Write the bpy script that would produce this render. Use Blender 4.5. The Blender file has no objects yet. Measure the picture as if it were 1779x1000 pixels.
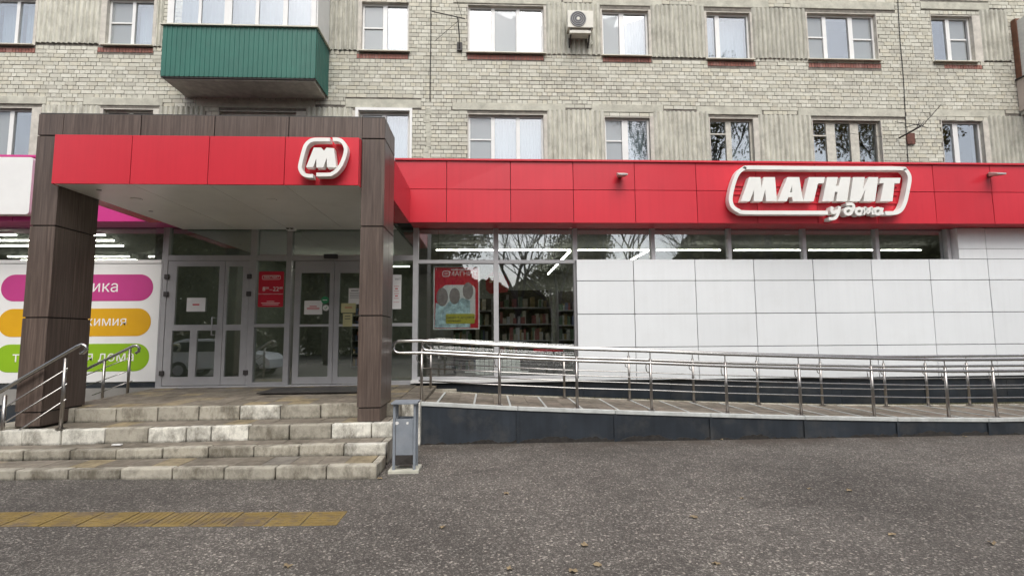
import bpy, bmesh, math, random
from mathutils import Vector, Matrix, Euler
random.seed(7)
sc = bpy.context.scene
R = math.radians

# ------------------------------------------------------------------ camera, sky, sun, exposure
EYE = 1.53
cam_d = bpy.data.cameras.new('camera'); cam = bpy.data.objects.new('camera', cam_d)
sc.collection.objects.link(cam); sc.camera = cam
cam_d.sensor_width = 36.0; cam_d.lens = 36.0*890/1779
cam_d.clip_start = .05; cam_d.clip_end = 1000
cam.location = (0, 0, EYE); cam.rotation_euler = (R(90+5.39), R(.43), R(-2.6))
w = bpy.data.worlds.new('World'); sc.world = w; w.use_nodes = True
nt = w.node_tree; bg = nt.nodes['Background']
sky = nt.nodes.new('ShaderNodeTexSky'); sky.sky_type = 'NISHITA'; sky.sun_disc = False
sky.sun_elevation = R(52); sky.sun_rotation = R(180); sky.air_density = 1.0; sky.dust_density = 4.0; sky.ozone_density = 1.0
hs = nt.nodes.new('ShaderNodeHueSaturation'); hs.inputs['Saturation'].default_value = .48
nt.links.new(sky.outputs[0], hs.inputs['Color']); nt.links.new(hs.outputs[0], bg.inputs['Color'])
bg.inputs['Strength'].default_value = .12
sl = bpy.data.lights.new('sun', 'SUN'); sl.energy = 1.1; sl.angle = R(40); sl.color = (1, .99, .96)
so = bpy.data.objects.new('sun', sl); sc.collection.objects.link(so); so.rotation_euler = (R(38), 0, R(12)); so.location = (0, -10, 20)
vs = sc.view_settings; vs.view_transform = 'Standard'; vs.look = 'None'; vs.gamma = 1; vs.exposure = 0.68
sc.cycles.use_denoising = True; sc.cycles.max_bounces = 8; sc.cycles.transparent_max_bounces = 16; sc.cycles.caustics_reflective = False
sc.cycles.caustics_refractive = False

# ------------------------------------------------------------------ helpers
CAMR = Euler(cam.rotation_euler, 'XYZ').to_matrix()
def at(x, y, Y):                     # point of the photograph -> point on the vertical plane at depth Y
    d = CAMR @ Vector(((x-889.5)/890, -(y-500)/890, -1))
    return Vector((0, 0, EYE)) + d*(Y/d.y)
def onz(x, y, Z):
    d = CAMR @ Vector(((x-889.5)/890, -(y-500)/890, -1))
    return Vector((0, 0, EYE)) + d*((Z-EYE)/d.z)
def X(x, Y, y=500): return at(x, y, Y).x
def Z(y, Y, x=889): return at(x, y, Y).z

C = sc.collection
WL = {}
def tag(o, label=None, cat=None, group=None, kind=None):
    if label: o['label'] = label
    if cat: o['category'] = cat
    if group: o['group'] = group
    if kind: o['kind'] = kind
    return o
def empty(name, loc, label=None, cat=None, group=None, parent=None):
    o = bpy.data.objects.new(name, None); C.objects.link(o); o.empty_display_size = .1
    loc = Vector(loc); WL[o] = loc
    o.location = loc - (WL[parent] if parent else Vector())
    if parent: o.parent = parent
    return tag(o, label, cat, group)
def link(name, me, loc, parent=None):
    o = bpy.data.objects.new(name, me); C.objects.link(o); WL[o] = Vector(loc)
    o.location = WL[o] - (WL[parent] if parent else Vector())
    if parent: o.parent = parent
    return o

class MB:
    def __init__(s): s.v = []; s.f = []
    def quad(s, *p):
        n = len(s.v); s.v += [tuple(q) for q in p]; s.f.append(tuple(range(n, n+len(p)))); return s
    def box(s, x0, x1, y0, y1, z0, z1):
        if x0 > x1: x0, x1 = x1, x0
        if y0 > y1: y0, y1 = y1, y0
        if z0 > z1: z0, z1 = z1, z0
        n = len(s.v)
        s.v += [(x0,y0,z0),(x1,y0,z0),(x1,y1,z0),(x0,y1,z0),(x0,y0,z1),(x1,y0,z1),(x1,y1,z1),(x0,y1,z1)]
        for q in ((0,3,2,1),(4,5,6,7),(0,1,5,4),(1,2,6,5),(2,3,7,6),(3,0,4,7)): s.f.append(tuple(n+i for i in q))
        return s
    def hexa(s, p):                   # 8 points, bottom ring then top ring
        n = len(s.v); s.v += [tuple(q) for q in p]
        for q in ((0,3,2,1),(4,5,6,7),(0,1,5,4),(1,2,6,5),(2,3,7,6),(3,0,4,7)): s.f.append(tuple(n+i for i in q))
        return s
    def tube(s, pts, r, n=8, r1=None, cap=True):
        pts = [Vector(p) for p in pts]; rings = []
        up = None
        for i, p in enumerate(pts):
            if i == 0: t = pts[1]-p
            elif i == len(pts)-1: t = p-pts[i-1]
            else: t = (pts[i+1]-p).normalized()+(p-pts[i-1]).normalized()
            t.normalize()
            if up is None:
                up = Vector((0,0,1)) if abs(t.z) < .9 else Vector((0,1,0))
            a = t.cross(up)
            if a.length < 1e-4: a = t.orthogonal()
            a.normalize(); b = a.cross(t).normalized(); up = b
            rr = r if r1 is None else r+(r1-r)*i/(len(pts)-1)
            k = len(s.v)
            for j in range(n):
                th = 2*math.pi*j/n
                s.v.append(tuple(p+a*(math.cos(th)*rr)+b*(math.sin(th)*rr)))
            rings.append(k)
        for i in range(len(rings)-1):
            for j in range(n):
                j2 = (j+1) % n
                s.f.append((rings[i]+j, rings[i]+j2, rings[i+1]+j2, rings[i+1]+j))
        if cap:
            s.f.append(tuple(rings[0]+j for j in range(n))[::-1]); s.f.append(tuple(rings[-1]+j for j in range(n)))
        return s
    def prism(s, poly, y0, y1):       # polygon in x,z extruded along y
        n = len(s.v); m = len(poly)
        s.v += [(p[0], y0, p[1]) for p in poly] + [(p[0], y1, p[1]) for p in poly]
        s.f.append(tuple(range(n, n+m))); s.f.append(tuple(range(n+m, n+2*m))[::-1])
        for i in range(m):
            j = (i+1) % m; s.f.append((n+j, n+i, n+m+i, n+m+j))
        return s
    def disc(s, c, r, n=20, y=None, th=.004):
        poly = [(c[0]+r*math.cos(2*math.pi*i/n), c[2]+r*math.sin(2*math.pi*i/n)) for i in range(n)]
        return s.prism(poly, c[1]-th, c[1])
    def build(s, name, m, parent=None, bevel=0, smooth=False, kind=None, label=None, seg=2):
        xs = [v[0] for v in s.v]; ys = [v[1] for v in s.v]; zs = [v[2] for v in s.v]
        o0 = Vector(((min(xs)+max(xs))/2, (min(ys)+max(ys))/2, min(zs)))
        me = bpy.data.meshes.new(name)
        me.from_pydata([(v[0]-o0.x, v[1]-o0.y, v[2]-o0.z) for v in s.v], [], s.f)
        bm = bmesh.new(); bm.from_mesh(me)
        bmesh.ops.recalc_face_normals(bm, faces=bm.faces)
        if bevel: bmesh.ops.bevel(bm, geom=list(bm.edges), offset=bevel, segments=seg, affect='EDGES', profile=.6, clamp_overlap=True)
        bm.to_mesh(me); bm.free()
        if smooth:
            for p in me.polygons: p.use_smooth = True
        if m: me.materials.append(m)
        o = link(name, me, o0, parent)
        if kind: o['kind'] = kind
        if label: o['label'] = label
        return o
def box(name, m, parent, x0, x1, y0, y1, z0, z1, bevel=0, **k): return MB().box(x0,x1,y0,y1,z0,z1).build(name, m, parent, bevel, **k)

# ------------------------------------------------------------------ materials
def new_mat(name):
    m = bpy.data.materials.new(name); m.use_nodes = True
    return m, m.node_tree.nodes, m.node_tree.links, m.node_tree.nodes['Principled BSDF']
def pos(N, L, scale=(1,1,1)):
    g = N.new('ShaderNodeNewGeometry'); mp = N.new('ShaderNodeMapping'); mp.inputs['Scale'].default_value = scale
    L.new(g.outputs['Position'], mp.inputs['Vector']); return mp.outputs[0]
def noise(N, L, vec, scale, detail=4, rough=.6):
    n = N.new('ShaderNodeTexNoise'); n.inputs['Scale'].default_value = scale; n.inputs['Detail'].default_value = detail; n.inputs['Roughness'].default_value = rough
    L.new(vec, n.inputs['Vector']); return n.outputs['Fac']
def ramp(N, L, fac, stops):
    r = N.new('ShaderNodeValToRGB'); e = r.color_ramp.elements
    while len(e) < len(stops): e.new(.5)
    for i, (p, c) in enumerate(stops):
        e[i].position = p; e[i].color = (c[0], c[1], c[2], 1) if not isinstance(c, (int, float)) else (c, c, c, 1)
    L.new(fac, r.inputs[0]); return r.outputs[0]
def mixc(N, L, fac, a, b, mode='MIX'):
    x = N.new('ShaderNodeMix'); x.data_type = 'RGBA'; x.blend_type = mode
    for sck, v in ((x.inputs[0], fac), (x.inputs[6], a), (x.inputs[7], b)):
        if hasattr(v, 'links') or hasattr(v, 'is_linked'): L.new(v, sck)
        elif isinstance(v, (int, float)): sck.default_value = v
        else: sck.default_value = (v[0], v[1], v[2], 1)
    return x.outputs[2]
def bump(N, L, P, h, strength=.3, dist=.01):
    b = N.new('ShaderNodeBump'); b.inputs['Strength'].default_value = strength; b.inputs['Distance'].default_value = dist
    L.new(h, b.inputs['Height']); L.new(b.outputs[0], P.inputs['Normal'])
def srgb(r, g, b):
    return tuple(((c/255)/12.92 if c/255 <= .04045 else ((c/255+.055)/1.055)**2.4) for c in (r, g, b))
def obj_rand(N):
    o = N.new('ShaderNodeObjectInfo'); return o.outputs['Random']

def mat(name, col, rough=.6, metal=0, var=.12, scale=3., bmp=0, bscale=60, objvar=0, stretch=(1,1,1), spec=.5, grime=0, gcol=(.06,.05,.04), coat=0, streak=0):
    m, N, L, P = new_mat(name)
    v = pos(N, L, stretch)
    n = noise(N, L, v, scale)
    lo = [c*(1-var) for c in col]; hi = [min(1, c*(1+var)) for c in col]
    c = ramp(N, L, n, [(.3, lo), (.7, hi)])
    if objvar:
        r = ramp(N, L, obj_rand(N), [(0, 1-objvar), (1, 1+objvar*.6)])
        c = mixc(N, L, 1.0, c, r, 'MULTIPLY')
    if streak:
        sg = ramp(N, L, noise(N, L, pos(N, L, (5, 5, .22)), 2.2, 6, .7), [(.45, 1), (.75, 1-streak)]); c = mixc(N, L, 1.0, c, sg, 'MULTIPLY')
    if grime:
        g = ramp(N, L, noise(N, L, pos(N, L, (1,1,1)), 2.3, 8, .7), [(.5, 0), (.78, 1)])
        gm = N.new('ShaderNodeMath'); gm.operation = 'MULTIPLY'; gm.inputs[1].default_value = grime; L.new(g, gm.inputs[0])
        c = mixc(N, L, gm.outputs[0], c, gcol)
    L.new(c, P.inputs['Base Color'])
    P.inputs['Roughness'].default_value = rough; P.inputs['Metallic'].default_value = metal
    P.inputs['Specular IOR Level'].default_value = spec
    if coat: P.inputs['Coat Weight'].default_value = coat; P.inputs['Coat Roughness'].default_value = .08
    if bmp: bump(N, L, P, noise(N, L, pos(N, L), bscale, 6, .65), bmp, .01)
    return m

def brick_mat(name, cols, soot=.35):
    m, N, L, P = new_mat(name)
    g = N.new('ShaderNodeNewGeometry')
    a = N.new('ShaderNodeMath'); a.operation = 'ADD'; L.new(g.outputs['Random Per Island'], a.inputs[0]); L.new(obj_rand(N), a.inputs[1])
    fr = N.new('ShaderNodeMath'); fr.operation = 'FRACT'; L.new(a.outputs[0], fr.inputs[0])
    c = ramp(N, L, fr.outputs[0], [(i/(len(cols)-1), k) for i, k in enumerate(cols)])
    n = noise(N, L, pos(N, L), 14, 6, .7)
    c = mixc(N, L, ramp(N, L, n, [(.4, .0), (.78, .28)]), c, (.22, .20, .165))
    big = ramp(N, L, noise(N, L, pos(N, L, (.5, 1, 1.4)), .9, 5, .65), [(.42, 0), (.75, soot)])
    c = mixc(N, L, big, c, (.27, .25, .215))
    L.new(c, P.inputs['Base Color']); P.inputs['Roughness'].default_value = .9; P.inputs['Specular IOR Level'].default_value = .2
    bump(N, L, P, noise(N, L, pos(N, L), 90, 4), .4, .006)
    return m

def glass_mat(name, refl, tint=(.85,.9,.88), rough=0.0, haze=0.0):
    m, N, L, P = new_mat(name)
    N.remove(P); out = N['Material Output']
    tr = N.new('ShaderNodeBsdfTransparent'); tr.inputs[0].default_value = (*tint, 1)
    gl = N.new('ShaderNodeBsdfGlossy'); gl.inputs['Roughness'].default_value = rough; gl.inputs[0].default_value = (.95, .97, 1, 1)
    lw = N.new('ShaderNodeLayerWeight'); lw.inputs['Blend'].default_value = .5; fr = N.new('ShaderNodeMath'); fr.operation = 'POWER'; fr.inputs[1].default_value = 4.0; L.new(lw.outputs['Facing'], fr.inputs[0])
    b = N.new('ShaderNodeBump'); b.inputs['Strength'].default_value = .03; b.inputs['Distance'].default_value = .02
    L.new(noise(N, L, pos(N, L, (1, 1, .6)), 1.6, 1, .4), b.inputs['Height']); L.new(b.outputs[0], gl.inputs['Normal'])
    ad = N.new('ShaderNodeMath'); ad.operation = 'ADD'; ad.inputs[1].default_value = refl+.04; ad.use_clamp = True; L.new(fr.outputs[0], ad.inputs[0])
    mx = N.new('ShaderNodeMixShader'); L.new(ad.outputs[0], mx.inputs[0]); L.new(tr.outputs[0], mx.inputs[1]); L.new(gl.outputs[0], mx.inputs[2])
    last = mx.outputs[0]
    if haze:
        df = N.new('ShaderNodeBsdfDiffuse'); df.inputs[0].default_value = (.5, .52, .53, 1)
        m2 = N.new('ShaderNodeMixShader'); m2.inputs[0].default_value = haze; L.new(last, m2.inputs[1]); L.new(df.outputs[0], m2.inputs[2]); last = m2.outputs[0]
    L.new(last, out.inputs['Surface'])
    return m
def emit_mat(name, col, s):
    m, N, L, P = new_mat(name); P.inputs['Base Color'].default_value = (*col, 1)
    P.inputs['Emission Color'].default_value = (*col, 1); P.inputs['Emission Strength'].default_value = s
    return m

def asphalt_mat():
    m, N, L, P = new_mat('asphalt')
    p = pos(N, L)
    def vor(scale, feature='F1'):
        v = N.new('ShaderNodeTexVoronoi'); v.inputs['Scale'].default_value = scale; v.feature = feature; L.new(p, v.inputs['Vector']); return v
    v1, v2, v3 = vor(75), vor(150), vor(38)
    sep = N.new('ShaderNodeSeparateColor'); L.new(v1.outputs['Color'], sep.inputs[0])
    s1 = ramp(N, L, sep.outputs[0], [(.0, (.055,.050,.046)), (.5, (.088,.081,.075)), (.78, (.125,.116,.107)), (.92, (.25,.235,.218)), (1, (.46,.435,.40))])
    sep2 = N.new('ShaderNodeSeparateColor'); L.new(v2.outputs['Color'], sep2.inputs[0])
    s2 = ramp(N, L, sep2.outputs[1], [(.0, (.045,.040,.035)), (.75, (.085,.077,.07)), (.93, (.20,.185,.17)), (1, (.4,.37,.34))])
    c = mixc(N, L, .5, s1, s2)
    sep3 = N.new('ShaderNodeSeparateColor'); L.new(v3.outputs['Color'], sep3.inputs[0])
    mk = N.new('ShaderNodeMath'); mk.operation = 'GREATER_THAN'; mk.inputs[1].default_value = .95; L.new(sep3.outputs[2], mk.inputs[0])
    ds = N.new('ShaderNodeMath'); ds.operation = 'LESS_THAN'; ds.inputs[1].default_value = .35; L.new(v3.outputs['Distance'], ds.inputs[0])
    mm = N.new('ShaderNodeMath'); mm.operation = 'MULTIPLY'; L.new(mk.outputs[0], mm.inputs[0]); L.new(ds.outputs[0], mm.inputs[1])
    c = mixc(N, L, mm.outputs[0], c, (.33, .30, .27))
    big = ramp(N, L, noise(N, L, p, .7, 6, .6), [(.3, (.98,.955,.91)), (.7, (1.5,1.48,1.41))])
    c = mixc(N, L, 1.0, c, big, 'MULTIPLY')
    c = mixc(N, L, 1.0, c, ramp(N, L, noise(N, L, p, .28, 3, .5), [(.35, .8), (.65, 1.18)]), 'MULTIPLY')
    mid = ramp(N, L, noise(N, L, p, 5, 5, .6), [(.3, .82), (.7, 1.14)])
    c = mixc(N, L, 1.0, c, mid, 'MULTIPLY')
    # earth washed against the foot of the ramp
    sx = N.new('ShaderNodeSeparateXYZ'); L.new(p, sx.inputs[0])
    mr = N.new('ShaderNodeMapRange'); mr.inputs[1].default_value = 6.7; mr.inputs[2].default_value = 7.5; L.new(sx.outputs[1], mr.inputs[0])
    mu = N.new('ShaderNodeMath'); mu.operation = 'MULTIPLY'; L.new(mr.outputs[0], mu.inputs[0])
    L.new(ramp(N, L, noise(N, L, p, 1.7, 6, .65), [(.38, 0), (.62, .8)]), mu.inputs[1])
    c = mixc(N, L, mu.outputs[0], c, (.07, .054, .042))
    L.new(c, P.inputs['Base Color'])
    L.new(ramp(N, L, noise(N, L, p, .9, 5), [(.3, .62), (.7, .9)]), P.inputs['Roughness'])
    P.inputs['Specular IOR Level'].default_value = .35
    ad = N.new('ShaderNodeMath'); ad.operation = 'ADD'; L.new(v1.outputs['Distance'], ad.inputs[0]); L.new(v2.outputs['Distance'], ad.inputs[1])
    bump(N, L, P, ad.outputs[0], .7, .006)
    return m

def wood_mat():
    m, N, L, P = new_mat('brown_laminate')
    p = pos(N, L, (1, 1, .035))
    n = noise(N, L, p, 38, 6, .7); n2 = noise(N, L, pos(N, L, (1,1,.2)), 3, 3)
    c = ramp(N, L, n, [(.3, (.052,.036,.029)), (.5, (.104,.075,.061)), (.72, (.18,.135,.112))])
    c = mixc(N, L, ramp(N, L, n2, [(.3, 0), (.8, .4)]), c, (.12,.10,.09))
    L.new(c, P.inputs['Base Color']); P.inputs['Roughness'].default_value = .34; P.inputs['Specular IOR Level'].default_value = .4
    bump(N, L, P, n, .08, .004)
    return m
def kerb_mat(name, col):
    m, N, L, P = new_mat(name)
    p = pos(N, L)
    n = noise(N, L, p, 6, 7, .7)
    c = ramp(N, L, n, [(.28, [k*.55 for k in col]), (.5, col), (.8, [min(1, k*1.2) for k in col])])
    r = ramp(N, L, obj_rand(N), [(0, .82), (1, 1.08)]); c = mixc(N, L, 1.0, c, r, 'MULTIPLY')
    st = ramp(N, L, noise(N, L, pos(N, L, (1, 1, .5)), 2.6, 8, .75), [(.46, 0), (.62, .8)])
    c = mixc(N, L, st, c, (.11, .095, .07))
    tc = N.new('ShaderNodeTexCoord'); sx = N.new('ShaderNodeSeparateXYZ'); L.new(tc.outputs['Object'], sx.inputs[0])
    ad = N.new('ShaderNodeMath'); ad.operation = 'ADD'; L.new(sx.outputs[2], ad.inputs[0])
    nn = N.new('ShaderNodeMath'); nn.operation = 'MULTIPLY'; nn.inputs[1].default_value = -.09; L.new(noise(N, L, p, 9, 5, .7), nn.inputs[0]); L.new(nn.outputs[0], ad.inputs[1])
    c = mixc(N, L, ramp(N, L, ad.outputs[0], [(0.0, .95), (.05, 0)]), c, (.045, .04, .033))     # splashed mud line
    L.new(c, P.inputs['Base Color']); P.inputs['Roughness'].default_value = .9; P.inputs['Specular IOR Level'].default_value = .2
    bump(N, L, P, noise(N, L, p, 45, 6, .7), .6, .012)
    return m
def paver_mat(name, y1, y2):
    m, N, L, P = new_mat(name)
    p = pos(N, L)
    c = ramp(N, L, obj_rand(N), [(0, (.19,.165,.13)), (.45, (.225,.197,.157)), (.72, (.255,.222,.178)), (.86, y1), (.93, y2), (1, (.22,.2,.17))])
    n = ramp(N, L, noise(N, L, p, 7, 7, .7), [(.3, .55), (.7, 1.25)])
    c = mixc(N, L, 1.0, c, n, 'MULTIPLY')
    c = mixc(N, L, ramp(N, L, noise(N, L, p, 1.6, 6, .7), [(.5, 0), (.72, .7)]), c, (.075, .066, .05))
    L.new(c, P.inputs['Base Color']); P.inputs['Roughness'].default_value = .85; P.inputs['Specular IOR Level'].default_value = .25
    bump(N, L, P, noise(N, L, p, 70, 5, .7), .5, .008)
    return m
def tactile_mat():
    m, N, L, P = new_mat('yellow_tactile')
    p = pos(N, L)
    c = ramp(N, L, noise(N, L, p, 5, 6, .7), [(.3, (.18,.122,.035)), (.6, (.25,.175,.055)), (.8, (.28,.21,.09))])
    wv = N.new('ShaderNodeTexVoronoi'); wv.inputs['Scale'].default_value = 75; L.new(p, wv.inputs['Vector'])
    sp = N.new('ShaderNodeSeparateColor'); L.new(wv.outputs['Color'], sp.inputs[0])
    c = mixc(N, L, ramp(N, L, sp.outputs[0], [(.55, 0), (1, .5)]), c, (.16, .12, .06))
    c = mixc(N, L, ramp(N, L, noise(N, L, p, 3.2, 8, .75), [(.49, 0), (.62, .75)]), c, (.11, .085, .072))
    L.new(c, P.inputs['Base Color']); P.inputs['Roughness'].default_value = .85
    bump(N, L, P, wv.outputs['Distance'], .5, .005)
    return m

M = {}
M['asphalt'] = asphalt_mat(); M['wood'] = wood_mat(); M['paver'] = paver_mat('paving_stone', (.30,.245,.15), (.33,.27,.165)); M['paver_ramp'] = paver_mat('ramp_paving', (.24,.2,.16), (.26,.22,.18)); M['tactile'] = tactile_mat()
M['kerb'] = kerb_mat('kerb_concrete', (.43,.40,.33)); M['kerb_white'] = kerb_mat('kerb_limewashed', (.72,.70,.62))
M['brick'] = brick_mat('silicate_brick', [(.585,.575,.485), (.655,.645,.555), (.545,.535,.455), (.705,.695,.605), (.61,.585,.475), (.50,.488,.42), (.675,.645,.53)], .26)
M['redbrick'] = brick_mat('red_brick', [(.36,.15,.12), (.42,.19,.15), (.32,.14,.12), (.46,.25,.21)], .15)
M['mortar'] = mat('mortar', (.19,.175,.15), .95, var=.3, scale=9, bmp=.5)
M['concrete'] = mat('concrete', (.51,.50,.42), .92, var=.2, scale=4, bmp=.4, grime=.55, gcol=(.15,.135,.11))
M['ribbed'] = mat('ribbed_concrete', (.535,.525,.45), .93, var=.22, scale=5, bmp=.5, grime=.6, gcol=(.15,.13,.105), objvar=.15, stretch=(2,2,.5))
M['plaster'] = mat('plaster', (.56,.53,.47), .9, var=.18, scale=6, bmp=.3, grime=.3, gcol=(.25,.22,.18))
M['pvc'] = mat('white_pvc', (.78,.78,.76), .4, var=.04, grime=.12, gcol=(.4,.38,.33))
M['oldwood'] = mat('old_white_paint', (.55,.53,.46), .7, var=.15, scale=10, grime=.4, gcol=(.25,.2,.15))
M['tin'] = mat('sill_tin', (.62,.60,.5), .5, var=.1, grime=.3)
M['red'] = mat('red_panel', (.62,.034,.052), .26, var=.05, scale=.8, grime=.10, gcol=(.32,.03,.04), objvar=.08, spec=.45, streak=.07)
M['pink'] = mat('pink_panel', (.55,.035,.22), .33, var=.05, scale=.8)
M['white_panel'] = mat('white_panel', (.775,.80,.81), .36, var=.03, scale=.7, grime=.10, gcol=(.5,.48,.43), objvar=.05, streak=.04)
M['white'] = mat('white_plastic', (.80,.80,.78), .4, var=.03)
M['letter'] = mat('letter_plastic', (.82,.82,.78), .42, var=.04, grime=.2, gcol=(.5,.47,.38))
M['soffit'] = mat('soffit_panel', (.80,.80,.76), .3, var=.06, scale=1.0, grime=.2, gcol=(.4,.38,.33))
M['dark'] = mat('dark_gap', (.015,.014,.014), .8)
M['alu'] = mat('grey_aluminium', (.36,.355,.36), .42, var=.08, grime=.15, spec=.5)
M['alu_lt'] = mat('light_aluminium', (.44,.44,.45), .4, var=.08, grime=.15)
M['steel'] = mat('stainless', (.47,.46,.44), .24, metal=1, var=.06, scale=8)
M['steel_d'] = mat('stainless_post', (.38,.355,.33), .3, metal=1, var=.1, scale=8)
M['navy'] = mat('navy_plinth', (.027,.034,.043), .42, var=.2, scale=3, grime=.6, gcol=(.10,.095,.085), objvar=.1, streak=.3)
M['trim'] = mat('pale_trim', (.5,.52,.5), .6, var=.15, scale=9, grime=.5, gcol=(.14,.12,.1))
M['bin'] = mat('bin_paint', (.22,.245,.275), .5, var=.12, scale=7, grime=.3, gcol=(.45,.45,.45), bmp=.1)
M['green'] = mat('green_sheet', (.02,.125,.092), .38, var=.1, scale=2, grime=.12, gcol=(.1,.15,.13))
M['metal_dk'] = mat('dark_metal', (.045,.04,.037), .6, var=.3, scale=12)
M['rust'] = mat('rusty_metal', (.13,.05,.035), .75, var=.4, scale=14)
M['cable'] = mat('black_cable', (.02,.02,.02), .7)
M['glass_up'] = glass_mat('window_glass', .22, tint=(.93,.96,.96))
M['glass_dk'] = glass_mat('old_window_glass', .26)
M['glass_net'] = glass_mat('netted_glass', .12, haze=.42)
M['glass_shop'] = glass_mat('shop_glass', .19, tint=(.96,.985,.975))
M['glass_door'] = glass_mat('door_glass', .16, tint=(.80,.85,.80))
M['curtain'] = mat('curtain', (.34,.40,.45), .9, var=.1, scale=8, stretch=(4,1,.2))
M['room'] = mat('room_wall', (.22,.20,.17), .9)
M['shop_wall'] = mat('shop_wall', (.30,.31,.285), .85)
M['shop_floor'] = mat('shop_floor', (.28,.27,.25), .4)
M['tube'] = emit_mat('light_tube', (1, .97, .86), 16.0)
M['paper'] = mat('paper', (.74,.73,.71), .8, var=.04); M['paper_y'] = mat('yellow_paper', (.5,.47,.25), .8)
M['ink_red'] = mat('red_ink', (.52,.03,.04), .6); M['ink_dk'] = mat('dark_ink', (.03,.03,.04), .7)
M['sign_red'] = mat('sign_red', (.55,.012,.035), .4); M['wht_ink'] = mat('white_ink', (.85,.82,.8), .6, var=.02)
M['magenta'] = mat('magenta_print', (.50,.045,.22), .5, var=.04); M['amber'] = mat('amber_print', (.68,.36,.005), .5, var=.04); M['lime'] = mat('lime_print', (.26,.46,.01), .5, var=.04)
M['grey_oval'] = mat('grey_print', (.28,.24,.235), .7); M['blue_print'] = mat('pale_blue_print', (.42,.58,.62), .7, var=.55, scale=9)
M['yel_print'] = mat('olive_yellow_print', (.45,.42,.05), .7); M['sticker'] = mat('green_sticker', (.03,.25,.1), .5)
M['moss'] = mat('mossy_soil', (.085,.08,.035), .95, var=.45, scale=14, bmp=.8)
M['tar'] = mat('tar', (.03,.027,.024), .95, var=.4, scale=20, bmp=.8)
M['bark'] = mat('bark', (.06,.05,.042), .9, var=.3, scale=12)
M['leaf_a'] = mat('olive_leaf', (.14,.135,.05), .7, var=.4, scale=.8); M['leaf_b'] = mat('yellowing_leaf', (.22,.17,.05), .7, var=.4, scale=.8)
M['leafy'] = mat('fallen_leaf', (.25,.19,.11), .7, var=.3, scale=20); M['tan_wood'] = mat('brown_timber', (.16,.07,.04), .7, var=.25, scale=9)
M['beige'] = mat('beige_panel', (.55,.47,.41), .7, var=.08); M['siding'] = mat('white_siding', (.68,.68,.64), .6, var=.06)
M['fan'] = mat('fan_black', (.03,.03,.033), .5); M['ac'] = mat('ac_casing', (.66,.64,.56), .5, var=.06, grime=.25)
M['car'] = mat('car_white', (.75,.76,.78), .25, var=.02); M['rubber'] = mat('rubber', (.02,.02,.02), .8); M['car_glass'] = mat('car_glass', (.02,.025,.03), .08)
M['heart'] = mat('red_card', (.5,.03,.05), .7); M['radiator'] = mat('radiator_white', (.75,.75,.72), .4)
PROD = [mat('goods_%s' % n, c, .6, var=.1) for n, c in (('blue', (.10,.13,.24)), ('crimson', (.27,.08,.08)), ('cream', (.42,.39,.31)), ('green', (.12,.2,.13)), ('white', (.45,.46,.45)), ('ochre', (.30,.22,.10)))]

def text(body, x, z, y, size, m, parent, name='lettering', align='CENTER', bold=0, shear=0, width=1.0):
    c = bpy.data.curves.new('t', 'FONT'); c.body = body; c.size = size; c.align_x = align; c.align_y = 'CENTER'; c.shear = shear; c.offset = 0; c.extrude = .0008; c.resolution_u = 2
    o = bpy.data.objects.new('t', c); C.objects.link(o); bpy.context.view_layer.update()
    me = bpy.data.meshes.new_from_object(o.evaluated_get(bpy.context.evaluated_depsgraph_get()))
    bpy.data.objects.remove(o); bpy.data.curves.remove(c)
    for v in me.vertices:
        a = v.co; v.co = Vector((a.x*width, -a.z, a.y))
    me.flip_normals() if False else None
    me.name = name; me.materials.clear(); me.materials.append(m)
    return link(name, me, (x, y, z), parent)
def rrect(x0, x1, z0, z1, r, n=8):
    p = []
    for cx, cz, a0 in ((x1-r, z1-r, 0), (x0+r, z1-r, 90), (x0+r, z0+r, 180), (x1-r, z0+r, 270)):
        for i in range(n+1):
            a = R(a0+90*i/n); p.append((cx+r*math.cos(a), cz+r*math.sin(a)))
    return p
def stroke(mb, pts, wd, y0, y1, closed=False):    # flat ribbon along a line in x,z, extruded along y
    pts = [Vector(p) for p in pts]; n = len(pts); le, ri = [], []
    for i, p in enumerate(pts):
        a = pts[(i-1) % n] if (i or closed) else p; b = pts[(i+1) % n] if (i < n-1 or closed) else p
        t = (b-a).normalized(); q = Vector((-t.y, t.x))*wd/2; le.append(p+q); ri.append(p-q)
    k = len(mb.v); m = n if closed else n-1
    for i in range(n): mb.v += [(le[i].x, y0, le[i].y), (ri[i].x, y0, ri[i].y), (ri[i].x, y1, ri[i].y), (le[i].x, y1, le[i].y)]
    for i in range(m):
        a, b = k+4*i, k+4*((i+1) % n)
        for q in range(4): mb.f.append((a+q, a+(q+1) % 4, b+(q+1) % 4, b+q))
    if not closed: mb.f.append((k, k+1, k+2, k+3)); mb.f.append((k+4*n-4, k+4*n-1, k+4*n-2, k+4*n-3))
def smooth_path(pts, n=6, closed=False):
    pts = [Vector(p) for p in pts]; out = []; m = len(pts)
    for i in range(m if closed else m-1):
        g = (lambda k: pts[k % m]) if closed else (lambda k: pts[max(0, min(m-1, k))])
        p0, p1, p2, p3 = g(i-1), g(i), g(i+1), g(i+2)
        for j in range(n):
            t = j/n
            out.append(.5*((2*p1)+(-p0+p2)*t+(2*p0-5*p1+4*p2-p3)*t*t+(-p0+3*p1-3*p2+p3)*t**3))
    if not closed: out.append(pts[-1])
    return out

# ------------------------------------------------------------------ planes of the place
DG, DW, DF, DM = 9.6, 9.4, 9.07, 12.7       # glazing, white cladding, red fascia, brick facade
DC = 6.80                                   # front of the canopy columns

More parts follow.
